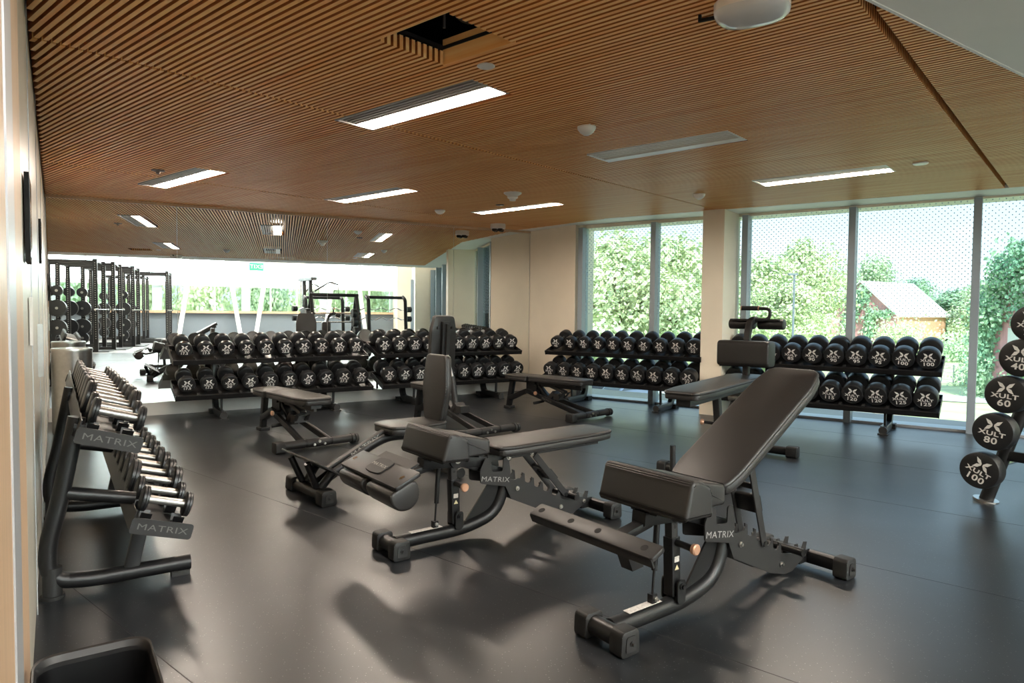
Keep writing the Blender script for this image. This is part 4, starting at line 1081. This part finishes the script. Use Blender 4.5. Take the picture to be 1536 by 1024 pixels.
# projector-like puck at the top of the picture
p = ceil_at(1128, 4)
t = thing('wireless_unit', 'large white rounded ceiling unit with glossy lower face at the top edge', 'ceiling unit', p, rad(-30))
ol = [(math.copysign(abs(math.cos(a)) ** .75, math.cos(a)) * .125, math.copysign(abs(math.sin(a)) ** .75, math.sin(a)) * .1) for a in [2 * PI * k / 40 for k in range(40)]]
g = Geo().add(slab(ol, -.03, 0, 0)); g.build('housing', M['white_plastic'], t)
v = []; f = []
prof = [(1.0, -.03), (.97, -.042), (.85, -.054), (.6, -.062), (.3, -.066)]
for k, z in prof: v += [(x * k, y * k, z) for x, y in ol]
for i in range(4):
    for j in range(40): f.append((i * 40 + j, i * 40 + (j + 1) % 40, (i + 1) * 40 + (j + 1) % 40, (i + 1) * 40 + j))
f.append(tuple(160 + j for j in range(40)))
Geo().add((v, f)).build('cover', M['sheen'] if 'sheen' in M else M['white_plastic'], t)
Geo().add(box(-.18, -.12, -.006, .006, -.03, -.02)).add(box(-.184, -.174, -.006, .006, -.03, -.005)).build('bracket', M['dark'], t)
# ================================================================== HALL BEHIND THE CAMERA (seen in the mirror)
def added_hall_fill(s, off, label):  # unseen glowing panel added under the hall roof to brighten the room
    p = MW(s, off, HZ - .12)
    t = thing('added_hall_fill', label, 'ceiling light', p, heading(AZ_M), 'added fill panels under the hall roof')
    Geo().add(box(-1.9, 1.9, -1.5, 1.5, .02, .1)).build('housing', M['white_wall'], t, smooth=False)
    Geo().add(box(-1.8, 1.8, -1.4, 1.4, 0, .019)).build('diffuser', M['hall_fill_glow'], t, smooth=False)  # glowing face of the added fill panel
for i, s in enumerate((2.2, 6.2, 10.2)):
    nm = ('nearest the laminate wall', 'in the middle', 'nearest the windows')[i]
    if i < 2: added_hall_fill(s, 13.2, 'big added fill light panel of the front hall row, ' + nm)
    added_hall_fill(min(s, 9.4), 18.6, 'big added fill light panel of the back hall row, ' + nm)
pts = [cLF, cWF, isect(WW(0, 0), DR(AZ_W), MW(0, 12.2), DR(AZ_M)), isect(LW(0, 0), DR(AZ_L), MW(0, 12.2), DR(AZ_M))]
g = Geo(); g.add(plate(pts, 0, .004)); struct('floor_hall', g, M['hall_floor'], smooth=False)
# upper far glazing with white lit film
g = Geo(); wall(AZ_M, D_M, sM(cLF), sM(cWF), FAR + .12, 2.3, HZ - .3, .01, g); struct('window_8', g, M['lit_film'], smooth=False)
# open roof truss and slanted columns in front of the glazing
def truss(off, z, s0, s1, label):
    t = thing('roof_truss', label, 'roof truss', MW((s0 + s1) / 2, off, z), heading(AZ_M), 'steel trusses in the hall'); h = (s1 - s0) / 2
    Geo().add(cyl((-h, 0, 0), (h, 0, 0), .035, 10)).build('bottom_chord', M['white_wall'], t); Geo().add(cyl((-h, 0, .45), (h, 0, .45), .035, 10)).build('top_chord', M['white_wall'], t)
    g = Geo(); n = int(h * 2 / .6)
    for k in range(n): x = -h + k * .6; g.add(cyl((x, 0, 0 if k % 2 else .45), (x + .6, 0, .45 if k % 2 else 0), .018, 6))
    g.build('web', M['white_wall'], t)
truss(19.5, 3.05, 3.0, 15.5, 'white steel lattice truss nearer the camera in the mirrored hall')
truss(21.6, 3.5, 2.0, 15.5, 'white steel lattice truss nearer the far glazing in the mirrored hall')
col_l = ['leftmost', 'second', 'third', 'fourth', 'fifth', 'sixth']
for k, (s, ds) in enumerate([(4.2, .9), (6.6, -.9), (7.2, .9), (9.6, -.9), (10.2, .9), (12.2, -.8)]):
    o = Geo().add(cyl(MW(s, FAR - .5, 0), MW(s + ds, FAR - .5, HZ), .09, 12)).build('slanted_column', M['white_wall']); tag(o, col_l[k] + ' slanted white steel column in front of the far glazing, seen in the mirror', 'column', 'slanted columns in the hall')
# power racks
def upright(x, y, h):
    return Geo().add(rbox(.10, .10, h, .004, 1), T(x, y, h / 2))
def power_rack(p, rz, label):
    t = thing('power_rack', label, 'power rack', p, rz, 'power racks in the hall'); h = 2.45
    for x in (-.65, .65):
        for y in (-.6, .6):
            u = upright(x, y, h).build('upright', M['frame'], t, smooth=False)
            g = Geo()
            for k in range(34): g.add(box(x - .013, x + .013, y - .052, y + .052, .35 + k * .06, .35 + k * .06 + .022)).add(box(x - .052, x + .052, y - .013, y + .013, .35 + k * .06, .35 + k * .06 + .022))
            g.build('hole_light_marks', M['greyprint'], u, smooth=False)  # light showing through the upright's holes, painted as pale blocks
    for y in (-.6, .6): Geo().add(box(-.65, .65, y - .03, y + .03, h - .12, h - .04)).build('side_rail', M['frame2'], t, smooth=False); Geo().add(box(-.65, .65, y - .03, y + .03, .02, .09)).build('base_rail', M['frame2'], t, smooth=False)
    Geo().add(cyl((.65, -.6, h - .08), (.65, .6, h - .08), .022, 12)).add(beam([(.65, -.6, h - .08), (.95, -.6, h - .05), (1.0, -.6, h - .16)], .03, .03, .05)).build('pull_up_bar', M['frame'], t)
    Geo().add(box(-.68, -.62, -.6, .6, h - .12, h - .04)).build('rear_rail', M['frame2'], t, smooth=False)
    for k, (z, r) in enumerate(((.62, .225), (1.15, .225), (1.62, .14), (.28, .16))):
        for y in (-.72, .72):
            o = Geo().add(cyl((-.65, y - .07, z), (-.65, y + .07, z), r, 28)).build('weight_plate', M['urethane'], t)
            Geo().add(cyl((-.65, y - .085, z), (-.65, y + .085, z), .035, 12)).build('hub', M['steel'], o)
    Geo().add(cyl((.70, -1.0, 1.12), (.70, 1.0, 1.12), .014, 12)).add(cyl((.70, -1.0, 1.12), (.70, -.75, 1.12), .026, 12)).add(cyl((.70, .75, 1.12), (.70, 1.0, 1.12), .026, 12)).build('barbell_bar', M['chrome'], t)
    Geo().add(box(-.7, .95, -.7, .7, .0, .02)).build('platform', M['rubber'], t, smooth=False)
for u, D, lab in ((108, 18.2, 'dark power rack nearest the laminate wall, seen at the left of the mirror'), (168, 21.0, 'dark power rack second from the laminate wall, seen in the mirror'), (222, 23.6, 'dark power rack third from the laminate wall, seen in the mirror'), (136, 19.2, 'dark power rack between the first two, a little farther from the mirror'), (190, 26.2, 'dark power rack farthest back in the mirrored row')):
    power_rack(behind(u, D, .004), heading(AZ_L + 78), lab)
# cable machine
p = behind(461, 24, .004); t = thing('cable_machine', 'tall cable machine with pulley arms, seen in the middle of the mirror', 'cable machine', p, heading(AZ_L + 90))
for y in (-.35, .35): Geo().add(rbox(.12, .12, 2.25, .02, 2), T(0, y, 1.125)).build('column', M['frame2'], t)
Geo().add(box(-.1, .1, -.75, .75, 2.2, 2.3)).build('top_beam', M['frame2'], t, smooth=False)
for y, k in ((-.75, -1), (.75, 1)):
    Geo().add(cyl((0, y, .1), (0, y, 2.2), .02, 10)).build('guide_rod', M['steel'], t)
    a = Geo().add(beam([(0, k * .4, 1.75), (.5, k * .9, 2.15), (.75, k * 1.05, 2.05)], .05, .05, .1)).build('pulley_arm', M['frame2'], t)
    Geo().add(cyl((.75, k * 1.05, 2.05), (.75, k * 1.05, 1.75), .008, 6)).add(cyl((.72, k * 1.05, 1.73), (.78, k * 1.05, 1.73), .03, 10)).build('cable_grip', M['dark'], a)
Geo().add(box(-.16, .16, -.28, .28, .1, 1.25)).build('weight_stack', M['rubber'], t, smooth=False)
Geo().add(box(-.5, .5, -.8, .8, 0, .08)).build('base', M['frame'], t, smooth=False)
# preacher pad / curl-bar racks
def bar_rack(p, rz, label):
    t = thing('curl_bar_rack', label, 'barbell rack', p, rz, 'curl bar racks in the hall')
    for y in (-.5, .5): Geo().add(tube([(.25, y, .03), (-.25, y, .05), (-.15, y, 1.45), (0, y, 1.52)], .045, [.1, .1], 14)).build('leg', M['frame'], t)
    Geo().add(cyl((0, -.5, 1.5), (0, .5, 1.5), .04, 14)).build('top_bar', M['frame'], t)
    for z in (.95, 1.2):
        pts = [(.1, -.7 + k * .1, z + (.025 if (k // 2) % 2 else -.02)) for k in range(15)]
        b = Geo().add(tube(pts, .013, 0, 8)).build('curl_bar', M['chrome'], t)
        for y in (-.72, .72): Geo().add(cyl((.1, y - .06, z), (.1, y + .06, z), .075, 18)).build('bar_head', M['urethane'], b)
bar_rack(behind(484, 18.4), heading(AZ_M + 90), 'rack of wavy curl bars seen in the mirror behind the 25 and 27.5 dumbbells')
bar_rack(behind(577, 17.4), heading(AZ_M + 90), 'rack of wavy curl bars seen in the mirror above the 30 dumbbells')
# exit sign on its stem
p = behind(385, 22, 2.42); t = thing('exit_sign', 'small green exit sign hanging in the mirrored hall', 'exit sign', p, heading(AZ_L))
Geo().add(box(-.02, .02, -.22, .22, 0, .26)).build('panel', M['exit'], t, smooth=False)
Geo().add(cyl((0, 0, .26), (0, 0, HZ - 2.42), .012, 8)).build('stem', M['white_wall'], t)
v, f = text_vf('EXIT', .17, 1.1, .01)
for s in (-1, 1): mm = basis((s * .022, 0, .13), (0, s, 0), (0, 0, 1)); Geo().add(([tuple(mm @ Vector(q)) for q in v], f)).build('lettering', M['white'], t)
# ================================================================== OUTSIDE
GZ = -5.0
def out(u, D, z=GZ):
    r = ray(u, 473); k = D / r.y; return Vector((r.x * k, D, z))
g = Geo(); g.add(([(-60, 8, GZ), (260, -60, GZ), (330, 320, GZ), (-160, 320, GZ)], [(0, 1, 2, 3)]))
far_out = Geo(); 
def quad(pts, z): return ([(p.x, p.y, z) for p in pts], [tuple(range(len(pts)))])
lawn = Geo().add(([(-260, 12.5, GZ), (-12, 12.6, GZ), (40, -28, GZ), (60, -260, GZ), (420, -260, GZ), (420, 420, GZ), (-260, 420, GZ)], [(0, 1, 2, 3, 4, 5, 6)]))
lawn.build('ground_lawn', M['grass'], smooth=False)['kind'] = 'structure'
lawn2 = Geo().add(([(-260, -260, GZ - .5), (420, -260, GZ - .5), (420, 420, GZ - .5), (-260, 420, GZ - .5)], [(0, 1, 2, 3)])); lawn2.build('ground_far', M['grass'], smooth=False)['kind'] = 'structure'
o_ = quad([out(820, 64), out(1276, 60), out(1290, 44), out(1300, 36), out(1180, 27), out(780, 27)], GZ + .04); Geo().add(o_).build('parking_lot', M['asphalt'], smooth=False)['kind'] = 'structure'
kp = fillet([out(1225, 33, GZ + .1), out(1268, 42, GZ + .1), out(1290, 48, GZ + .1), out(1330, 41, GZ + .1), out(1440, 38.5, GZ + .1), out(1600, 37, GZ + .1)], 4, 6)
Geo().add(sweep(kp, [(-.35, -.1), (.35, -.1), (.35, .1), (-.35, .1)], Vector((0, 1, 0)))).build('kerb', M['kerb'], smooth=False)['kind'] = 'structure'
pts = [out(1330, 52), out(1440, 49), out(1640, 46), out(1640, 49.5), out(1440, 53), out(1330, 56)]
Geo().add(quad(pts, GZ + .05)).build('footpath', M['asphalt'], smooth=False)['kind'] = 'structure'
# ledge just outside the glass
g = Geo().add(plate([WW(sW(cMW), -.30), WW(14, -.30), WW(14, -1.0), WW(sW(cMW), -1.0)], -.30, -.06)); struct('ledge_outside', g, M['kerb'], smooth=False)
# trees ------------------------------------------------------------
def tree_mesh(seed, kind, h, w, nleaf, leaf, shape):
    rnd = random.Random(seed)
    tr = Geo(); tr.add(tube([(0, 0, 0), (.1, .05, h * .3), (-.05, 0, h * .62)], h * .018, 0, 8))
    blobs = []
    for k in range(shape):
        a = rnd.uniform(0, 2 * PI); q = rnd.random() ** .7; z = rnd.uniform(.18, .90)
        env = math.sin(PI * min(1, (z - .06) / .94) ** .8) ** .65
        r = w * .5 * env * q * .78
        blobs.append((math.cos(a) * r, math.sin(a) * r, z * h, w * rnd.uniform(.12, .21)))
    blobs.append((0, 0, h * .86, w * .15)); blobs.append((0, 0, h * .55, w * .3))
    for x, y, z, r in blobs[:8]: tr.add(tube([(0, 0, z * .55), (x * .5, y * .5, z * .8), (x, y, z)], h * .006, 0, 5))
    v = []; f = []
    for i in range(nleaf):
        x, y, z, r = blobs[int(rnd.random() * len(blobs))]
        d = Vector((rnd.gauss(0, 1), rnd.gauss(0, 1), rnd.gauss(0, .8))).normalized() * r * (rnd.random() ** .35)
        c = Vector((x, y, z)) + d
        n = (d.normalized() + Vector((rnd.uniform(-1, 1), rnd.uniform(-1, 1), rnd.uniform(-.4, 1))) * .9).normalized()
        a = n.orthogonal().normalized(); b = n.cross(a); th = rnd.uniform(0, PI); a, b = a * math.cos(th) + b * math.sin(th), b * math.cos(th) - a * math.sin(th)
        s = leaf * rnd.uniform(.6, 1.25); o = len(v)
        v += [tuple(c - a * s), tuple(c + b * s * .62), tuple(c + a * s), tuple(c - b * s * .62)]; f.append((o, o + 1, o + 2, o + 3))
    lv = Geo(); lv.v = v; lv.f = f
    return tr.mesh('trunk', M['bark']), lv.mesh('crown', M[kind], smooth=False)
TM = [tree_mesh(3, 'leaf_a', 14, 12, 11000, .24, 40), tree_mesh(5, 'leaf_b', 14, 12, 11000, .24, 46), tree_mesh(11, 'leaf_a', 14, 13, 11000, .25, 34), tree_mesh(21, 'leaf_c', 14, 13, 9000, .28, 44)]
def tree(mi, p, h, wk, rot, label, group='trees outside the windows'):
    t = thing('tree', label, 'tree', p, rot, group); t.scale = (h / 14 * wk, h / 14 * wk, h / 14)
    link('trunk', TM[mi][0], t); link('crown', TM[mi][1], t)
for mi, u, D, top, wk, rot, lab in [
    (0, 925, 58, 343, 1.15, 0, 'broad pale green tree filling the narrow window left of the first mullion'),
    (2, 1008, 60, 352, 1.10, 1, 'pale green tree in the narrow window directly left of the middle pillar'),
    (1, 868, 66, 380, 1.0, 2, 'green tree peeping past the beige pillar beside the narrow windows'),
    (1, 1060, 78, 395, 1.2, 2.6, 'tree mostly hidden behind the middle pillar'),
    (0, 1206, 84, 358, .85, .6, 'tall rounded tree behind the lamp post, left of the red barn'),
    (2, 1140, 80, 384, 1.15, 4, 'wide yellow-green tree behind the curved bench handle'),
    (0, 1180, 70, 420, 1.3, 3.4, 'lower bushy tree around the foot of the lamp post'),
    (1, 1303, 135, 384, .9, 5, 'tree rising right behind the ridge of the red barn'),
    (3, 1372, 150, 420, 1.0, 2, 'dark round tree crown just above the barn roof'),
    (3, 1437, 120, 436, 1.6, 1.2, 'dark green tree between the barn and the right mullion'),
    (1, 1478, 110, 425, 1.2, 2.2, 'green tree just right of the right-hand mullion'),
    (3, 1415, 150, 452, 1.8, .4, 'low dark tree behind the lower end of the barn')]:
    hz = 470.14 + (u - 768) * .00926; p = out(u, D); topz = 1.12 + (hz - top) * D / FPX
    tree(mi, p, topz - GZ, wk, rot, lab)
for k, (s, o) in enumerate([(14, 16), (20, 22), (27, 20), (34, 24), (42, 22), (50, 26)]): tree((0, 1, 2, 1, 0, 2)[k], WW(s, -o, GZ), 14, .9, k, '%s tree beyond the hall windows, seen only in the mirror' % ordn[k])
for k in range(7): tree((1, 0, 2)[k % 3], MW(sM(cLF) + 1 + k * 3.1, FAR + 9 + (k % 2) * 2, GZ), 9.3, .6, k * 1.3, '%s tree beyond the far hall glazing, seen only in the mirror' % ordn[k])
def ivy(name, label, boxes, n, leaf, parent=None, seed=1, m='leaf_c'):
    rnd = random.Random(seed); v = []; f = []
    tot = sum(b[3] for b in boxes)
    for c, ex, rr, wgt in boxes:
        for i in range(int(n * wgt / tot)):
            d = Vector((rnd.uniform(-1, 1) * ex.x, rnd.uniform(-1, 1) * ex.y, rnd.uniform(-1, 1) * ex.z)) + Vector((rnd.gauss(0, 1), rnd.gauss(0, 1), rnd.gauss(0, 1))) * rr
            q = c + d; nn = Vector((rnd.uniform(-1, 1), rnd.uniform(-1.4, .2), rnd.uniform(-.3, 1))).normalized(); a = nn.orthogonal().normalized(); b = nn.cross(a)
            s = leaf * rnd.uniform(.6, 1.3); o = len(v); v += [tuple(q - a * s), tuple(q + b * s * .7), tuple(q + a * s), tuple(q - b * s * .7)]; f.append((o, o + 1, o + 2, o + 3))
    g = Geo(); g.v = v; g.f = f; return g.build(name, M[m], parent, smooth=False)
# red barn -----------------------------------------------------------
A0 = Vector((54.4, 117, GZ)); A1 = Vector((60.5, 107, GZ)); gd = (A1 - A0); W_b = gd.length; gd.normalize(); ld = Vector((.854, .521, 0)).normalized()
ld = Vector((-gd.y, gd.x, 0)); Lb = 14.7; ze, za = 1.6, 6.8
bt = thing('barn', 'red boarded barn with pale tin roof and ivy on its gable', 'barn', (A0 + A1) / 2 + ld * Lb / 2)
off_ = bt.location
def loc(p): return tuple(Vector(p) - off_)
mid_ = (A0 + A1) / 2
def V3(p, z): return loc((p.x, p.y, z))
g = Geo(); B0, B1 = A0 + ld * Lb, A1 + ld * Lb; bm_ = mid_ + ld * Lb
v = [V3(A0, GZ), V3(A1, GZ), V3(A1, ze), V3(mid_, za), V3(A0, ze), V3(B0, GZ), V3(B1, GZ), V3(B1, ze), V3(bm_, za), V3(B0, ze)]
g.add((v, [(0, 1, 2, 3, 4), (9, 8, 7, 6, 5), (0, 4, 9, 5)])); g.build('wall', M['red_board'], bt, smooth=False)
g = Geo().add(([v[1], v[6], v[7], v[2]], [(0, 1, 2, 3)])); g.build('side_wall', M['sunlit_board'], bt, smooth=False)
ov = .7
def roofside(e0, e1, r0, r1):
    a, b, c, d = [Vector(x) for x in (e0, e1, r1, r0)]; ldl = ld * ov; dn = (a - d).normalized() * ov
    p = [a - ldl + dn, b + ldl + dn, c + ldl, d - ldl]; n = Vector((0, 0, .25)); return ([tuple(x) for x in p] + [tuple(x + n) for x in p], [(0, 1, 2, 3), (7, 6, 5, 4), (0, 4, 5, 1), (1, 5, 6, 2), (2, 6, 7, 3), (3, 7, 4, 0)])
g = Geo().add(roofside(v[2], v[7], v[3], v[8])).add(roofside(v[4], v[9], v[3], v[8])); g.build('roof', M['tin'], bt, smooth=False)
g = Geo().add(box(0, 1.6, -.06, .0, 0, 3.2), basis(Vector(v[1]) + ld * 6.5 + Vector((0, 0, 2)), ld, -gd)); g.build('door', M['red_board'], bt, smooth=False)
Geo().add(tube([Vector(v[4]) + Vector((-.1, -.3, 0)), Vector(v[4]) + Vector((.5, -.5, -.8)), Vector(v[0]) + Vector((.5, -.5, 0))], .12, .3, 8)).build('downspout', M['white_wall'], bt)
gc = lambda k, z: Vector(V3(A0 + gd * W_b * k, z)) + Vector((-.25, -.25, 0))
ivy('ivy', '', [(gc(.36, 2.2), Vector((.8, 1.4, 2.0)), .45, 3), (gc(.52, 4.6), Vector((.6, 1.0, 1.2)), .4, 2), (gc(.30, -2.2), Vector((.4, .6, 2.6)), .4, 2), (gc(.66, .3), Vector((.5, .8, 2.0)), .4, 2), (gc(.62, -3), Vector((.3, .5, 1.8)), .4, 1), (gc(.82, 1.6), Vector((.8, 1.3, .5)), .3, 1)], 2600, .26, bt, 4)
# ivy covered barn at the right edge -----------------------------------
p0 = out(1492, 52); p1 = out(1660, 44)
d = (p1 - p0).normalized(); bt2 = thing('barn', 'red boarded building almost covered in ivy at the right edge', 'barn', (p0 + p1) / 2)
n_ = Vector((-d.y, d.x, 0)); hw = (p1 - p0).length / 2
m = basis((0, 0, 0), d, n_)
Geo().add(prism([(-hw, 0), (hw, 0), (hw, 11), (-hw + 2.5, 10.2), (-hw, 8.2)], 0, 7), basis((0, 0, 0), d, n_)).build('wall', M['red_board'], bt2, smooth=False)
Geo().add(box(-hw + 1.2, -hw + 2.1, -.05, 0, 3.6, 5.4), m).build('window_opening', M['white_wall'], bt2, smooth=False)
iv = [(Vector(m @ Vector((x, -.5, z))), Vector((ex, .5, ez)), .35, w) for x, z, ex, ez, w in [(-hw - .4, 3.4, .7, 3.4, 4), (-hw + .6, 7.6, .9, 1.2, 3), (-hw + 1.6, 9.6, 1.1, .9, 3), (-hw + 3.4, 10.6, 1.6, .9, 3), (-hw + .2, 6.0, .5, .8, 1.5), (-hw + 2.6, 7.4, .35, 1.6, 1.5), (-hw + 5.6, 9.2, 1.6, 1.7, 3), (-hw + 3.4, 2.2, 1.2, 1.4, 2), (-hw + 5, 5.4, .9, 2.6, 2)]]
ivy('ivy', '', iv, 9000, .17, bt2, 9)
# shrubs ---------------------------------------------------------------
def shrub(u, D, zc, rx, rz, n, leaf, label, m, seed):
    p = out(u, D); t = thing('shrub', label, 'shrub', p, 0, 'shrubs outside')
    ivy('foliage', '', [(Vector((0, 0, zc)), Vector((rx * .6, rx * .6, rz * .6)), rx * .25, 1)], n, leaf, t, seed, m)
    Geo().add(tube([(0, 0, 0), (.1, 0, zc * .6)], .08, 0, 6)).build('stem', M['bark'], t)
shrub(1350, 88, 2.6, 3.6, 3.2, 2600, .2, 'pale yellow-green shrub in front of the barn side wall', 'leaf_a', 3)
shrub(1432, 95, 1.6, 4.5, 1.6, 1800, .22, 'low green shrub behind the wire fence, between barn and right mullion', 'leaf_b', 5)
shrub(1478, 60, 1.0, 2.4, 1.2, 1200, .16, 'low pale shrub at the foot of the ivy building', 'leaf_b', 6)
# fence, lamp post -------------------------------------------------------
f0, f1 = out(1398, 66), out(1492, 60); t = thing('wire_fence', 'thin grey wire fence crossing the lawn in front of the far shrubs', 'fence', f0)
dd = f1 - f0; g = Geo()
for k in range(6): q = dd * k / 5; Geo().add(cyl((q.x, q.y, 0), (q.x, q.y, 1.7), .05, 8)).build('post', M['pole'], t)
for k in range(5): g.add(cyl((0, 0, .3 + k * .33), (dd.x, dd.y, .3 + k * .33), .012, 5))
for k in range(40): q = dd * k / 40; g.add(cyl((q.x, q.y, .2), (q.x, q.y, 1.65), .008, 4))
g.build('wire_mesh', M['pole'], t)
p = out(1190, 58); t = thing('lamp_post', 'tall thin grey lamp post standing at the edge of the parking lot', 'lamp post', p)
Geo().add(cyl((0, 0, 0), (0, 0, 9.6), .09, 12)).build('pole', M['pole'], t); Geo().add(box(-.5, .25, -.16, .16, 9.6, 9.75)).build('lamp_head', M['pole'], t)
Geo().add(cyl((0, 0, 0), (0, 0, .5), .25, 16)).build('base', M['kerb'], t)
# parked cars ------------------------------------------------------------
def car(p, rz, m, label):
    t = thing('car', label, 'car', p, rz, 'parked cars')
    Lc, wd = 4.5, 1.8
    side = [(-2.2, .30), (-1.75, .28), (-1.72, .55), (-1.1, .55), (-1.08, .28), (1.05, .28), (1.08, .55), (1.7, .55), (1.73, .28), (2.2, .32), (2.25, .62), (2.1, .80), (1.2, .95), (.55, 1.40), (-.9, 1.44), (-1.65, 1.05), (-2.2, .95), (-2.25, .6)]
    Geo().add(prism(side, -wd / 2, wd / 2, .05, 2)).build('body', M[m], t)
    Geo().add(prism([(1.05, .97), (.52, 1.36), (-.85, 1.39), (-1.5, 1.04)], -wd / 2 - .012, wd / 2 + .012)).build('side_glass', M['car_glass'], t)
    Geo().add(([(1.2, -.75, .99), (1.2, .75, .99), (.60, .68, 1.40), (.60, -.68, 1.40)], [(0, 1, 2, 3)])).build('windshield', M['car_glass'], t)
    for x in (-1.4, 1.4):
        for y in (-.8, .8): Geo().add(cyl((x, y - .12, .33), (x, y + .12, .33), .33, 20)).build('wheel', M['tyre'], t)
    for y in (-.62, .62): Geo().add(box(2.2, 2.27, y - .18, y + .18, .62, .75)).build('headlight', M['white_wall'], t)
car(out(937, 47), rad(215), 'car_blue', 'grey-blue parked car seen under the narrow window rack, nearest the glass')
car(out(893, 50), rad(215), 'car_dark', 'darker parked car to the left of the grey-blue one')
car(out(1015, 52), rad(215), 'car_white', 'white parked car just left of the middle pillar')
car(out(1248, 38), rad(200), 'car_white', 'white parked car seen below the wide window rack behind the bench back')
car(out(975, 58), rad(35), 'car_dark', 'dark parked car in the row behind the grey-blue one')
# ================================================================== CAMERA, LIGHT
cam = bpy.data.cameras.new('camera'); co = bpy.data.objects.new('camera', cam); COL.objects.link(co)
cam.sensor_width = 36; cam.lens = 36 * FPX / 1536; cam.clip_start = .02; cam.clip_end = 900
X = RM @ Vector((1, 0, 0)); Y = RM @ Vector((0, 0, 1)); Z = -(RM @ Vector((0, 1, 0)))
mw = Matrix((X, Y, Z)).transposed().to_4x4(); mw.translation = (0, 0, H); co.matrix_world = mw
SC.camera = co
w = bpy.data.worlds.new('sky'); SC.world = w; w.use_nodes = True; nt = w.node_tree; bg = nt.nodes['Background']
tc = nt.nodes.new('ShaderNodeTexCoord'); sx = nt.nodes.new('ShaderNodeSeparateXYZ'); nt.links.new(tc.outputs['Generated'], sx.inputs[0])
rp = nt.nodes.new('ShaderNodeValToRGB'); e = rp.color_ramp.elements
e[0].position = .0; e[0].color = lin((226, 236, 240)); e[1].position = .6; e[1].color = lin((150, 190, 226))
m_ = e.new(.22); m_.color = lin((196, 220, 240))
nt.links.new(sx.outputs['Z'], rp.inputs['Fac'])
no = nt.nodes.new('ShaderNodeTexNoise'); no.inputs['Scale'].default_value = 2.2; no.inputs['Detail'].default_value = 7; no.inputs['Roughness'].default_value = .6
mp = nt.nodes.new('ShaderNodeMapping'); mp.inputs['Scale'].default_value = (1, 1, 3.2); nt.links.new(tc.outputs['Generated'], mp.inputs['Vector']); nt.links.new(mp.outputs[0], no.inputs['Vector'])
mr = nt.nodes.new('ShaderNodeMapRange'); mr.inputs['From Min'].default_value = .5; mr.inputs['From Max'].default_value = .75; nt.links.new(no.outputs['Fac'], mr.inputs['Value'])
mx = nt.nodes.new('ShaderNodeMix'); mx.data_type = 'RGBA'; nt.links.new(mr.outputs[0], mx.inputs['Factor']); nt.links.new(rp.outputs[0], mx.inputs['A']); mx.inputs['B'].default_value = lin((240, 236, 238))
nt.links.new(mx.outputs['Result'], bg.inputs['Color']); bg.inputs['Strength'].default_value = .475
sun = bpy.data.lights.new('sun', 'SUN'); so = bpy.data.objects.new('sun', sun); COL.objects.link(so)
sun.energy = 1.6; sun.angle = rad(1.5); sun.color = (1, .95, .86)
az, el = 186, 44                                # where the sun stands: compass heading, height
dv = Vector((math.sin(rad(az)) * math.cos(rad(el)), math.cos(rad(az)) * math.cos(rad(el)), math.sin(rad(el))))
so.rotation_euler = dv.to_track_quat('Z', 'Y').to_euler()
SC.view_settings.view_transform = 'Standard'; SC.view_settings.look = 'None'; SC.view_settings.gamma = 1; SC.view_settings.use_curve_mapping = False
SC.view_settings.exposure = 1.9
SC.cycles.use_denoising = True; SC.cycles.max_bounces = 12; SC.cycles.diffuse_bounces = 6; SC.cycles.glossy_bounces = 6; SC.cycles.transparent_max_bounces = 12; SC.cycles.sample_clamp_indirect = 6
SC.cycles.caustics_reflective = True; SC.cycles.caustics_refractive = False
